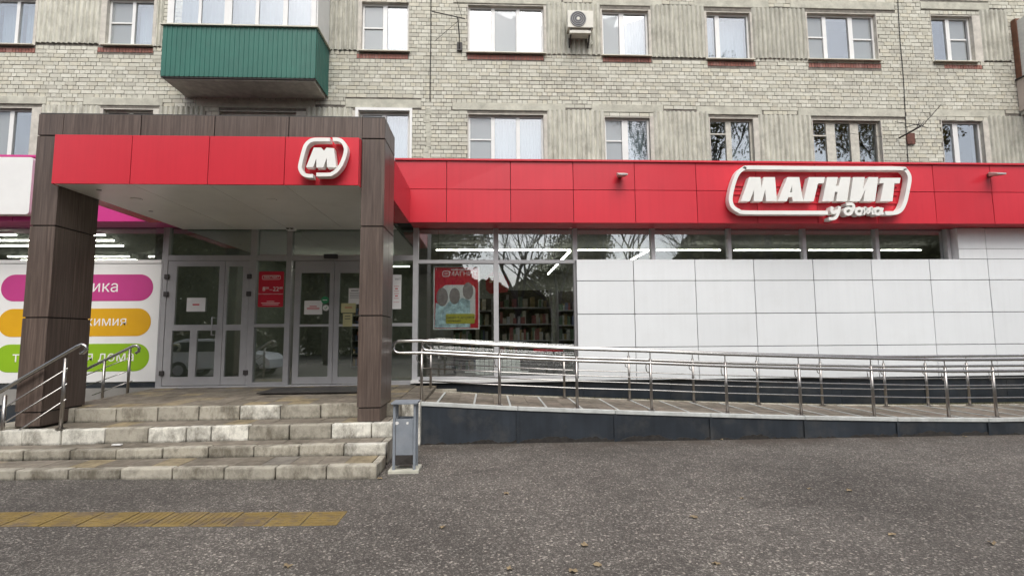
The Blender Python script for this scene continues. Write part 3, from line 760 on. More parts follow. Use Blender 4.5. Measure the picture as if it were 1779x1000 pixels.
for d, xx in ((dl, xd['dl0']-.01), (dr, xd['m1']-.04)):
    for yy in (481, 511, 647): box('hinge', M['metal_dk'], d, xx-.03, xx+.05, DG-.085, DG-.052, pz(yy+4), pz(yy-4), bevel=.005, seg=1)
sl1 = leaf(xd['s0'], xd['s1']-.004, [(gx(521,560), gx(572,560), pz(654,545), pz(474,545))], None, zth+.01, ztd0-.006, 'sliding_door', y=DG-.03)
sl2 = leaf(xd['s1']+.004, xd['s2'], [(gx(589,560), gx(640,560), pz(654,600), pz(474,600))], None, zth+.01, ztd0-.006, 'sliding_door', y=DG-.03)
for d, a, b in ((sl1, 521, 572), (sl2, 589, 640)): box('cross_bar', M['alu_lt'], d, gx(a,560), gx(b,560), DG-.028, DG-.012, pz(567,545), pz(563,545))
frame('mullion', xd['s2']+.004, xd['s3'], zth, ztd0, y0=DG-.03)
box('door_sensor', M['fan'], shop, gx(566,446), gx(589,446), DG-.13, DG-.062, gzz(450,577), gzz(443,577), bevel=.008)
box('threshold', M['alu_lt'], shop, xd['l']-.02, gx(718), DG-.1, DG+.06, zth-.05, zth-.002)
# emergency twin lamp
tw = empty('twin_lamp', (gx(508,398), DG-.1, gzz(403,508)), 'small black and white twin lamp above the sliding doors', 'lamp')
box('body', M['white'], tw, gx(501), gx(515), DG-.2, DG-.065, gzz(403,508), gzz(395,508), bevel=.01)
for v in (504.5, 511.5): MB().disc((gx(v), DG-.2, gzz(399,508)), .035, 14, th=.012).build('lens', M['fan'], tw)
# white cladding wall
xw0 = at(1003, 550, DW).x
wzj = [Z(661, DW, 1003), Z(601, DW, 1300), Z(544, DW, 1300), Z(487, DW, 1300), Z(450, DW, 1300)]
core = box('wall_cladding', M['dark'], shop, xw0+.02, XB, DW+.03, DG-.065, wzj[0]+.01, wzj[-1]-.012)
wx = [xw0] + [X(v, DW, 550) for v in (1103, 1211, 1314, 1418, 1520.5, 1622.5, 1725)]
while wx[-1] < XB-1: wx.append(wx[-1]+1.07)
for i in range(len(wx)-1):
    for j in range(4):
        MB().box(wx[i]+.006, wx[i+1]-.006, DW+random.uniform(-.002, .002), DW+.028, wzj[j]+.006, wzj[j+1]-.006).build('wall_panel', M['white_panel'], core, bevel=.002, seg=1)
box('ledge', M['white_panel'], shop, xw0, XB, DW+.03, DG-.062, wzj[-1]-.011, wzj[-1]-.004)
xu = X(1664, DW, 420)
up = box('wall_cladding', M['dark'], shop, xu+.04, XB, DW+.03, DG+.05, wzj[-1]-.003, 3.565)
zu = Z(432, DW, 1720); ux = [xu] + [v for v in wx if v > xu+.3]
for i in range(len(ux)-1):
    for a, b in ((wzj[-1], zu), (zu, 3.562)): box('wall_panel', M['white_panel'], up, ux[i]+.004, ux[i+1]-.004, DW, DW+.028, a+.004, b-.004, bevel=.002, seg=1)
box('wall_return', M['white_panel'], shop, xu+.006, xu+.036, DW+.03, DG+.04, wzj[-1], 3.562)
# navy plinth
pj = [gx(727)-.06]+[pj_ for pj_ in [xw0+.1+1.63*i for i in range(9)] if pj_ < XB]
pl = box('plinth', M['dark'], shop, pj[0], XB, DW+.12, DG-.07, -.1, wzj[0]-.01)
for i in range(len(pj)-1): box('plinth_panel', M['navy'], pl, pj[i]+.004, pj[i+1]-.004, DW+.085, DW+.118, -.05, min(wzj[0]-.003, zsill-.06) if i else zsill-.06)
# left neighbour: plinth, lower board, glazing
xl1 = gx(279, 560)
zlb = gzz(665, 150); zlt = gzz(458, 150)
box('plinth', M['navy'], shop, XA, xl1, DG-.05, DG-.01, -.1, zlb-.004)
box('lower_wall', M['shop_wall'], shop, XA, xl1, DG-.02, DG+.03, zlb, zlt)
box('wall_rail', M['white'], shop, XA, xl1, DG-.075, DG-.022, zlt, zlt+.06)
frame('mullion', xl1, xd['l']-.022, zth-.5, ztop)
for v in (-11.8,): frame('mullion', v, v+.06, zlt+.06, ztop)
box('pane', M['glass_shop'], shop, XA, -11.8, DG, DG+.006, zlt+.06, ztop+.02); box('pane', M['glass_shop'], shop, -11.74, xl1, DG, DG+.006, zlt+.06, ztop+.02)

# printed board with three coloured lozenges
YP = DG-.03
x0, x1 = at(-45, 560, YP).x, at(277, 560, YP).x
bd = empty('advertising_board', ((x0+x1)/2, YP, zlb), 'white board with magenta, amber and green rounded bars of lettering behind the brown column', 'sign board')
box('board', M['white'], bd, x0, x1, YP-.03, YP, zlb+.02, zlt-.006)
for yy0, yy1, xx0, xx1, mname, txt, tcx, sz in ((477,523,5,268,'magenta','косметика',136,.285),(536,584,0,264,'amber','бытовая химия',136,.238),(597,645,-6,261,'lime','товары для дома',131,.252)):
    a, b = at(xx0, (yy0+yy1)/2, YP).x, at(xx1, (yy0+yy1)/2, YP).x; c0, c1 = at(136, yy1, YP).z, at(136, yy0, YP).z
    o = MB().prism(rrect(a, b, c0, c1, (c1-c0)/2*.98, 10), YP-.034, YP-.0305).build('printed_bar', M[mname], bd)
    text(txt, at(tcx, (yy0+yy1)/2, YP).x, (c0+c1)/2+.01, YP-.036, sz, M['wht_ink'], o, bold=.004, width=1.0)

# white light box sign on the pink fascia
YX = DF-.16
bxs = empty('light_box', (X(20, YX, 320), DF, Z(373, YX, 30)), 'blank white light box sign on the pink fascia next to the column', 'sign')
a0, a1, b0, b1 = -10.6, X(54, YX, 320), Z(372, YX, 30), Z(273, YX, 30)
MB().prism(rrect(a0, a1, b0, b1, .05, 5), YX, DF-.004).build('casing', M['white'], bxs)

# notices and stickers on the doors
def sheet(name, label, x0, x1, y0, y1, Y, m, lines=(), cat='notice', ink=None):
    a, b, c0, c1 = at(x0, y0, Y).x, at(x1, y0, Y).x, at(x0, y1, Y).z, at(x0, y0, Y).z
    o = box(name, m, None, a, b, Y-.002, Y, c0, c1); tag(o, label, cat)
    for fy, fw, fh in lines:
        zc = c0+(c1-c0)*fy; hw = (b-a)*fw/2; box('print_line', ink or M['ink_red'], o, (a+b)/2-hw, (a+b)/2+hw, Y-.0035, Y-.0022, zc-(c1-c0)*fh/2, zc+(c1-c0)*fh/2)
    return o
sheet('notice', 'white paper notice with red line taped to the hinged door', 325, 357.5, 517, 541, DG-.052, M['paper'], [(.5,.36,.10)])
sheet('notice', 'white paper notice with red lines taped to the sliding door', 529, 560, 522, 546, DG-.032, M['paper'], [(.58,.4,.06),(.47,.7,.04),(.38,.7,.04)])
sheet('notice', 'tall white sheet of small print partly hidden by the column', 606, 627, 500.5, 528, DG-.032, M['paper'], [(.85,.6,.05),(.7,.8,.02),(.6,.8,.02),(.5,.8,.02),(.4,.8,.02)], ink=M['ink_dk'])
sheet('notice', 'yellowish wide notice on the sliding door beside the column', 593, 618, 526.5, 543, DG-.0345, M['paper_y'], [(.55,.5,.08)])
sheet('notice', 'yellowish narrow notice hanging below the wide one', 596, 612, 544.5, 567, DG-.032, M['paper_y'], [(.8,.6,.05),(.6,.6,.05)], ink=M['ink_dk'])
o = sheet('price_notice', 'tall white printed notice on the glass right of the column', 681, 697.5, 477, 536.5, DG-.008, M['paper'], [(.66,.5,.012),(.52,.5,.012),(.59,.3,.03),(.45,.5,.012),(.31,.5,.012),(.38,.3,.03),(.2,.6,.008)])
zc = at(690, 485, DG).z; text('НАТ', at(691.5, 485, DG).x, zc, DG-.0115, .052, M['ink_dk'], o)
for px_c, py_c, rr, mm, lb in ((564.5,521,.068,'sticker','round green sticker on the sliding door'), (566,534.5,.055,'paper','round white sticker below the green one')):
    p = at(px_c, py_c, DG-.034); o = MB().disc((p.x, p.y, p.z), rr, 20, th=.002).build('sticker', M[mm]); tag(o, lb+' glass', 'sticker')
    if mm == 'paper': q = MB(); stroke(q, [(p.x-.02, p.z), (p.x-.005, p.z-.02), (p.x+.025, p.z+.025)], .012, p.y-.0035, p.y-.0022); q.build('tick_mark', M['sticker'], o)
    else: box('print_line', M['wht_ink'], o, p.x-.04, p.x+.04, p.y-.0035, p.y-.0022, p.z-.006, p.z+.006)
# opening hours
Y = DG-.008; a, b, c0, c1 = gx(449.5,500), gx(493,500), gzz(533,470), gzz(471.5,470)
hrs = MB().prism(rrect(a, b, c0, c1, .02, 4), Y-.003, Y).build('opening_hours_sign', M['sign_red']); tag(hrs, 'dark red opening hours sign 8 to 22 on the glass', 'sign')
q = MB(); xm = (a+b)/2; W_ = b-a; H_ = c1-c0
stroke(q, [Vector((p[0], p[1])) for p in rrect(xm-W_*.36, xm+W_*.36, c0+H_*.775, c0+H_*.885, .02, 4)], .007, Y-.005, Y-.0032, True); q.build('outline', M['wht_ink'], hrs)
text('МАГНИТ', xm, c0+H_*.832, Y-.0045, .068, M['wht_ink'], hrs, bold=.002, shear=.25, width=.95)
text('8', xm-W_*.28, c0+H_*.5, Y-.0045, .115, M['wht_ink'], hrs, bold=.002); text('00', xm-W_*.15, c0+H_*.53, Y-.0045, .06, M['wht_ink'], hrs)
text('–', xm, c0+H_*.49, Y-.0045, .1, M['wht_ink'], hrs); text('22', xm+W_*.2, c0+H_*.5, Y-.0045, .115, M['wht_ink'], hrs, bold=.002); text('00', xm+W_*.4, c0+H_*.53, Y-.0045, .06, M['wht_ink'], hrs)
text('Без перерывов и выходных', xm, c0+H_*.365, Y-.0045, .033, M['wht_ink'], hrs)
for i, wd_ in enumerate((.3, .74, .64)): box('print_line', M['wht_ink'], hrs, xm-W_*wd_/2, xm+W_*wd_/2, Y-.0045, Y-.0032, c0+H_*(.15-.045*i), c0+H_*(.162-.045*i))

# poster behind the window
Y = DG+.035; a, b, c0, c1 = at(753,515,Y).x, at(833,515,Y).x, at(793,572,Y).z, at(793,462,Y).z
po = empty('poster', ((a+b)/2, Y, c0), 'framed red poster of three figures with yellow caption hanging behind the shop window', 'poster')
W_, H_ = b-a, c1-c0; u = lambda f: a+W_*f; v_ = lambda f: c0+H_*f
box('backing', M['white'], po, a, b, Y, Y+.02, c0, c1)
box('print_red', M['sign_red'], po, u(.025), u(.975), Y-.003, Y-.001, v_(.02), v_(.98))
MB().prism(rrect(u(.18), u(.91), v_(.1), v_(.70), .1, 6), Y-.005, Y-.0032).build('print_white', M['paper'], po)
MB().prism([(u(.03),v_(.03)),(u(.8),v_(.03)),(u(.8),v_(.45)),(u(.62),v_(.5)),(u(.5),v_(.42)),(u(.36),v_(.46)),(u(.25),v_(.36)),(u(.05),v_(.42))], Y-.007, Y-.0052).build('print_figures', M['blue_print'], po)
for cx_, cz_, rx, rz in ((.19,.51,.125,.145),(.46,.525,.115,.13),(.75,.605,.115,.135)):
    MB().prism([(u(cx_+rx*math.cos(t*math.pi/12)), v_(cz_+rz*math.sin(t*math.pi/12))) for t in range(24)], Y-.009, Y-.0072).build('face_oval', M['grey_oval'], po)
o = MB().prism(rrect(u(.27), u(.9), v_(.09), v_(.245), .03, 4), Y-.011, Y-.0092).build('caption', M['yel_print'], po)
text('Давайте дружить', u(.58), v_(.19), Y-.0125, .062, M['ink_dk'], o, bold=.001); text('семьями', u(.44), v_(.135), Y-.0125, .062, M['ink_dk'], o, bold=.001)
text('МАГНИТ', u(.64), v_(.875), Y-.0055, .125, M['wht_ink'], po, bold=.004); box('print_line', M['wht_ink'], po, u(.38), u(.78), Y-.0055, Y-.0045, v_(.938), v_(.95))
q = MB(); stroke(q, rrect(u(.2), u(.34), v_(.835), v_(.92), .03, 4), .014, Y-.0055, Y-.0035, True); q.build('emblem_ring', M['wht_ink'], po); text('м', u(.27), v_(.88), Y-.0055, .085, M['wht_ink'], po, bold=.003)
for f in (.1, .9): MB().tube([(u(f), Y+.01, c1), (u(f), Y+.01, 3.67)], .003, 5).build('hanger', M['cable'], po)
# red hanging card
Y = DG+.9; p = at(860, 490, Y)
hc = empty('hanging_card', (p.x, Y, p.z-.25), 'red promotional card hanging inside behind the window mullion', 'card')
MB().prism([(p.x-.18,p.z-.16),(p.x-.1,p.z-.24),(p.x+.26,p.z-.2),(p.x+.3,p.z-.02),(p.x+.22,p.z+.13),(p.x+.1,p.z+.2),(p.x-.05,p.z+.22),(p.x-.2,p.z+.1)], Y, Y+.012).build('card', M['heart'], hc)
for i in range(3): box('print_line', M['paper_y'], hc, p.x-.12, p.x+.02, Y-.003, Y-.001, p.z+.1-.05*i, p.z+.12-.05*i)
MB().tube([(p.x, Y+.005, p.z+.2), (p.x, Y+.005, 3.67)], .003, 5).build('string', M['cable'], hc)

# ------------------------------------------------------------------ inside the shop
def tube_light(x0, x1, y0, y1, z, lab):
    o = empty('ceiling_light', ((x0+x1)/2, (y0+y1)/2, z), lab, 'ceiling light', 'linear ceiling lights in the shop')
    ym_, xm_ = (y0+y1)/2, (x0+x1)/2; lx = (x1-x0) > (y1-y0); box('tube', M['tube'], o, x0 if lx else xm_-.02, x1 if lx else xm_+.02, ym_-.02 if lx else y0, ym_+.02 if lx else y1, z+.012, z+.03); box('housing', M['white'], o, x0+.004, x1-.004, y0+.004, y1-.004, z+.032, z+.07)
    for q in (.15, .85): MB().tube([(x0+(x1-x0)*q, y0+(y1-y0)*q, z+.07), (x0+(x1-x0)*q, y0+(y1-y0)*q, 3.68)], .004, 5).build('hanger', M['cable'], o)
    return o
Yl = 12.0; zl = Z(436, Yl, 900)
for a, b in ((757,858),(866,992),(1003,1128),(1140,1252),(1275,1392),(1405,1518),(1531,1600)):
    tube_light(X(a, Yl, 436)+.01, X(b, Yl, 436)-.01, Yl-.03, Yl+.03, zl, 'bright linear light hung along the shop front behind the upper glazing')
for px_s in (992, 1128):
    xs_ = X(px_s, Yl, 436)
    for k in range(3): tube_light(xs_-.03, xs_+.03, Yl+.12+k*1.55, Yl+1.6+k*1.55, zl, 'bright linear light running back into the shop')
for k in range(2):
    for xx in (-2.9, -4.4): tube_light(xx-.62, xx+.62, 13.2+k*1.6, 13.26+k*1.6, zl, 'bright linear light above the entrance hall')
for yy, xo in ((10.5, 0), (11.1, -.25), (11.75, -.5), (13.3, .3), (13.9, .1)):
    for j in range(3): tube_light(-8.95+xo-j*1.72, -7.72+xo-j*1.72, yy, yy+.08, 3.6, 'bright strip light in the neighbouring shop behind the column')
def shelf_unit(x0, x1, y, h, lab, seed):
    rr = random.Random(seed)
    o = empty('shelf_unit', ((x0+x1)/2, y, .672), lab, 'shelf', 'shelves inside the shop')
    box('back_panel', M['metal_dk'], o, x0, x1, y+.4, y+.43, .674, .672+h)
    for xx in (x0, x1-.03): box('upright', M['alu'], o, xx, xx+.03, y, y+.398, .674, .672+h)
    n = int(h/.36)
    for i in range(n):
        zz = .70+i*.36; box('shelf', M['alu_lt'], o, x0+.032, x1-.032, y, y+.395, zz, zz+.025)
    for ci in range(5):
        mbs = MB(); m_ = PROD[(seed+ci) % 6]
        for i in range(n):
            xx = x0+.05+ci*.05
            while xx < x1-.15:
                ww = rr.uniform(.04, .1)
                if rr.random() < .8: mbs.box(xx, xx+ww, y+.03+ci*.006, y+.3, .726+i*.36, .726+i*.36+rr.uniform(.12, .28))
                xx += ww+rr.uniform(.05, .26)
        if mbs.v: tag(mbs.build('goods', m_, o), kind='stuff')
shelf_unit(.2, 1.4, 11.2, 1.9, 'dark shelf unit of goods behind the poster', 1)
shelf_unit(-.9, .1, 12.4, 1.8, 'shelf unit of goods behind the left window mullion', 2)
shelf_unit(1.7, 2.7, 12.6, 2.0, 'tall shelf unit of goods behind the white panel edge', 3)
shelf_unit(.6, 1.6, 14.2, 2.1, 'far tall shelf unit deep inside the shop', 4)
shelf_unit(-3.9, -2.9, 14.8, 1.9, 'shelf unit at the back of the entrance hall', 5)
ck = empty('checkout_counter', (1.2, 10.6, .672), 'low checkout counter with red edge inside the window', 'counter')
box('body', M['metal_dk'], ck, .6, 2.2, 10.4, 10.95, .674, 1.3); box('top', M['alu_lt'], ck, .57, 2.23, 10.37, 10.98, 1.302, 1.34); box('red_edge', M['sign_red'], ck, .9, 1.5, 10.34, 10.368, 1.22, 1.335)
bk = empty('basket_stack', (1.75, 10.2, .672), 'stack of pale green shopping baskets inside the window', 'baskets')
for i in range(9): MB().hexa([(1.58,10.1,1.345+i*.05-.6),(1.9,10.1,1.345+i*.05-.6),(1.9,10.33,1.345+i*.05-.6),(1.58,10.33,1.345+i*.05-.6),(1.55,10.08,1.38+i*.05-.6),(1.93,10.08,1.38+i*.05-.6),(1.93,10.35,1.38+i*.05-.6),(1.55,10.35,1.38+i*.05-.6)]).build('basket', PROD[3], bk)
box('stand', M['alu'], bk, 1.6, 1.88, 10.12, 10.3, .674, .74)
ra = empty('radiator', (X(865, 9.85, 640), 9.85, Z(655, 9.85, 865)), 'white ribbed radiator standing behind the window below the railings', 'radiator')
r0, r1, rz0, rz1 = X(826, 9.85, 640), X(904, 9.85, 640), Z(650, 9.85, 865), Z(624, 9.85, 865)
n = 10
for i in range(n):
    xx = r0+(r1-r0)*i/n; box('fin', M['radiator'], ra, xx+.004, xx+(r1-r0)/n-.004, 9.8, 9.88, max(rz0,.69), rz1, bevel=.012)
MB().tube([(r0-.2, 9.84, max(rz0,.69)+.05), (r1+.15, 9.84, max(rz0,.69)+.05)], .012, 6).build('pipe', M['radiator'], ra)

# ================================================================== ENTRANCE CANOPY
can = empty('entrance_canopy', (-3.6, 7.1, .45), 'brown-clad entrance canopy on two square columns with red front panels', 'canopy')
CX = [(X(29.5, DC, 740)+.0, X(72, DC, 740)+.02), (-1.70, -1.395)]
CX[0] = (-5.925, -5.61)
CB = 7.50                               # back of the columns
zj = [.452, Z(708, DC, 645), Z(548, DC, 645), Z(393, DC, 645), Z(241, DC, 645), Z(204, DC, 645)]
zBT = zj[-1]
for ci, (a, b) in enumerate(CX):
    col = box('column', M['dark'], can, a+.02, b-.02, DC+.02, CB-.02, .45, zBT-.01)
    for j in range(len(zj)-1):
        z0, z1 = zj[j]+(.003 if j == 0 else .008), zj[j+1]-.008
        ins = .008 if j == 0 else 0
        box('cladding_panel', M['wood'], col, a+ins, b-ins, DC+ins, DC+.018, z0, z1, bevel=.002, seg=1)
        ym = (DC+CB)/2
        for xa, xb in ((a+ins, a+.018), (b-.018, b-ins)):
            box('cladding_panel', M['wood'], col, xa, xb, DC+.0195, ym-.004, z0, z1); box('cladding_panel', M['wood'], col, xa, xb, ym+.004, CB, z0, z1)
bj = [CX[0][1]]+[X(v, DC, 215) for v in (115, 245, 373, 502)]+[CX[1][0]]
bj = [CX[0][1]]+[X(v, DC, 215) for v in (245, 373, 502)]+[CX[1][0]]
beam = box('beam', M['dark'], can, CX[0][1]-.01, CX[1][0]+.01, DC+.02, CB-.02, 3.6, zBT-.01)
for i in range(len(bj)-1):
    box('cladding_panel', M['wood'], beam, bj[i]+.006, bj[i+1]-.006, DC+.002, DC+.018, Z(241, DC, 400), zBT-.004, bevel=.002, seg=1)
box('top_flashing', M['metal_dk'], can, CX[0][0]+.01, CX[1][1]-.01, DC+.01, CB-.01, zBT-.003, zBT+.012)
YR = DC-.12; zr0, zr1 = 3.525, Z(236.5, YR, 380)
rbx = box('red_box', M['dark'], can, CX[0][1]+.01, CX[1][0]-.012, YR+.025, DC+.015, zr0+.012, zr1-.004)
rj = [CX[0][1]+.005]+[X(v, YR, 280) for v in (227.5, 362, 494.5)]+[CX[1][0]-.008]
for i in range(4): box('red_panel', M['red'], rbx, rj[i]+.004, rj[i+1]-.004, YR, YR+.024, zr0, zr1, bevel=.002, seg=1)
box('red_panel', M['red'], rbx, CX[1][0]-.010, CX[1][0]-.004, YR+.026, DC-.001, zr0, zr1); box('red_panel', M['red'], rbx, CX[0][1]+.003, CX[0][1]+.008, YR+.026, DC-.001, zr0, zr1)
sof = box('soffit', M['dark'], can, CX[0][1]+.02, CX[1][0]-.02, YR+.03, DG-.07, zr0+.02, zr0+.06)
for i in range(4): box('soffit_panel', M['soffit'], sof, (rj[i] if i else CX[0][1]+.012)+.004, rj[i+1]-.004, YR+.026, DG-.066, zr0+.004, zr0+.0195)
for px_, py_ in ((237, 346), (472, 347), (172, 330), (262, 367)):
    p = onz(px_, py_, zr0); q = MB().tube([(p.x, p.y, zr0-.006), (p.x, p.y, zr0+.003)], .075 if py_ in (346,347) else .03, 18); q.build('downlight', M['soffit'] if py_ in (346,347) else M['alu'], can)
for a, b in ((CX[1][0]+.02, CX[1][1]-.005), (CX[0][0]+.005, CX[0][1]-.02)):
    sb = box('side_beam', M['dark'], can, a+.02, b-.02, CB, DF-.002, 3.58, zfm-.01)
    zsm = zfm
    for z0, z1 in ((3.555, zsm),):
        for xa, xb in ((a, a+.018), (b-.018, b)): box('red_panel', M['red'], sb, xa, xb, CB+.004, DF-.004, z0+.004, z1-.004)
    box('red_panel', M['red'], sb, a+.02, b-.02, CB+.004, DF-.004, 3.553, 3.578)
box('roof_deck', M['dark'], can, CX[0][0]+.03, CX[1][1]-.03, CB, DF-.006, zfm-.009, zfm+.01)

# ------------------------------------------------------------------ raised letters
def cmap(scale, ox, oy, Y): return lambda u_, v2: (lambda p: Vector((p.x, p.z)))(at(ox+u_/scale, oy+v2/scale, Y))
YS = DF-.15
f = cmap(5.083, 1250, 270, YS)
sign = empty('shop_sign', (at(1425, 380, YS).x, DF, Z(382, YS, 1425)), 'white raised МАГНИТ у дома lettering in a slanted rounded ring on red fascia', 'sign')
LET = {
 'm': [[(190,404),(262,192),(362,192),(370,292),(392,192),(490,192),(508,404),(412,404),(404,302),(378,404),(302,404),(306,304),(268,404)]],
 'a': [[(515,404),(600,192),(655,192),(642,262),(622,326),(608,368),(595,404)], [(655,192),(705,192),(738,404),(648,404),(643,368),(641,326),(642,262)], [(608,368),(622,326),(641,326),(643,368)]],
 'g': [[(740,404),(790,192),(932,192),(920,246),(870,246),(832,404)]],
 'n': [[(908,404),(952,192),(1046,192),(1030,268),(1054,268),(1070,192),(1158,192),(1128,404),(1030,404),(1044,322),(1020,322),(1006,404)]],
 'i': [[(1150,404),(1180,192),(1284,192),(1266,302),(1316,192),(1402,192),(1374,404),(1272,404),(1288,298),(1240,404)]],
 't': [[(1420,404),(1452,246),(1413,246),(1424,198),(1600,198),(1590,246),(1545,246),(1528,404)]],
}
for k, polys in LET.items():
    mb = MB()
    for pl_ in polys: mb.prism([f(*p) for p in pl_], YS, DF-.03)
    mb.build('letter', M['letter'], sign)
mb = MB(); sw = 36/5.083*YS/890
stroke(mb, smooth_path([f(*p) for p in ((955,506),(600,505),(230,503),(170,490),(118,455),(97,395),(108,310),(135,215),(168,150),(215,115),(270,108),(700,112),(1200,114),(1590,116),(1640,130),(1670,170),(1676,220),(1660,310),(1640,400),(1612,465),(1580,497),(1540,508),(1462,510))], 6), sw, YS-.01, DF-.03)
mb.build('ring', M['letter'], sign)
sw = 27/5.083*YS/890; cir = lambda cx_, cz_, rx, rz, n=18: [(cx_+rx*math.cos(2*math.pi*t/n), cz_+rz*math.sin(2*math.pi*t/n)) for t in range(n)]
SCR = [
 [('o', [(994,456),(984,490),(1004,508),(1038,488)]), ('o', [(1056,452),(1040,515),(1014,556),(960,560)])],
 [('c', cir(1132,494,30,27)), ('o', [(1163,494),(1180,455),(1160,430),(1112,434)])],
 [('c', cir(1228,494,28,26))],
 [('o', [(1264,524),(1284,464),(1304,508),(1338,464),(1350,524)])],
 [('c', cir(1392,494,27,26)), ('o', [(1432,464),(1424,500),(1436,522)])],
]
for lt in SCR:
    mb = MB()
    for qi, (t_, pts) in enumerate(lt): stroke(mb, [f(*p) for p in pts] if t_ == 'c' else smooth_path([f(*p) for p in pts], 5), sw, YS-.02-.002*qi, DF-.03+.001*qi, t_ == 'c')
    mb.build('script_letter', M['letter'], sign)
mb = MB()
for yy in (250, 325, 400): a, b = f(150, yy), f(1620, yy); mb.box(a.x, b.x, DF-.025, DF-.008, a.y-.008, a.y+.008)
mb.build('mounting_rail', M['red'], sign)
YS2 = YR-.13; f2 = cmap(9.52, 500, 225, YS2)
lg = empty('shop_emblem', (at(562, 305, YS2).x, YR, Z(309, YS2, 562)), 'raised white M inside a split ring on the red canopy front', 'sign')
MB().prism([f2(*p) for p in ((300,622),(430,300),(552,300),(598,352),(640,300),(765,310),(800,622),(648,625),(642,470),(588,625),(474,625),(470,480),(418,622))], YS2, YR-.03).build('letter', M['letter'], lg)
sw = 62/9.52*YS2/890
for pts in (((700,172),(560,170),(450,172),(370,195),(300,265),(262,370),(228,500),(205,610),(218,680),(265,742),(340,768),(420,770)), ((745,168),(820,168),(885,190),(935,245),(962,330),(945,430),(905,540),(868,610),(800,690),(740,730),(680,748),(475,748))):
    mb = MB(); stroke(mb, smooth_path([f2(*p) for p in pts], 5), sw, YS2-.01, YR-.03); mb.build('ring_half', M['letter'], lg)
for q in ((330, 560), (860, 560), (500, 560)):
    p = f2(*q); MB().tube([(p.x, YR-.05, p.y), (p.x, YR-.001, p.y)], .01, 6).build('standoff', M['alu'], lg)

# floodlights on the fascia
for pxl, pyl, lab in ((1081, 301, 'small pinkish floodlight on the plain red fascia panel'), (1735, 300, 'small pale floodlight on the red fascia right of the lettering')):
    p = at(pxl, pyl, DF-.2); fl = empty('floodlight', (p.x, DF, p.z), lab, 'floodlight', 'floodlights on the red fascia')
    mb = MB().box(p.x-.03, p.x+.03, DF-.06, DF-.003, p.z-.03, p.z+.04); mb.build('bracket', M['rust'], fl)
    MB().hexa([(p.x-.09,DF-.26,p.z-.05),(p.x+.09,DF-.26,p.z-.05),(p.x+.07,DF-.07,p.z-.03),(p.x-.07,DF-.07,p.z-.03),(p.x-.09,DF-.26,p.z-.02),(p.x+.09,DF-.26,p.z-.02),(p.x+.07,DF-.07,p.z+.05),(p.x-.07,DF-.07,p.z+.05)]).build('housing', M['beige'], fl, bevel=.006, seg=1)
    box('lamp_glass', M['alu_lt'], fl, p.x-.075, p.x+.075, DF-.264, DF-.2605, p.z-.045, p.z-.024)

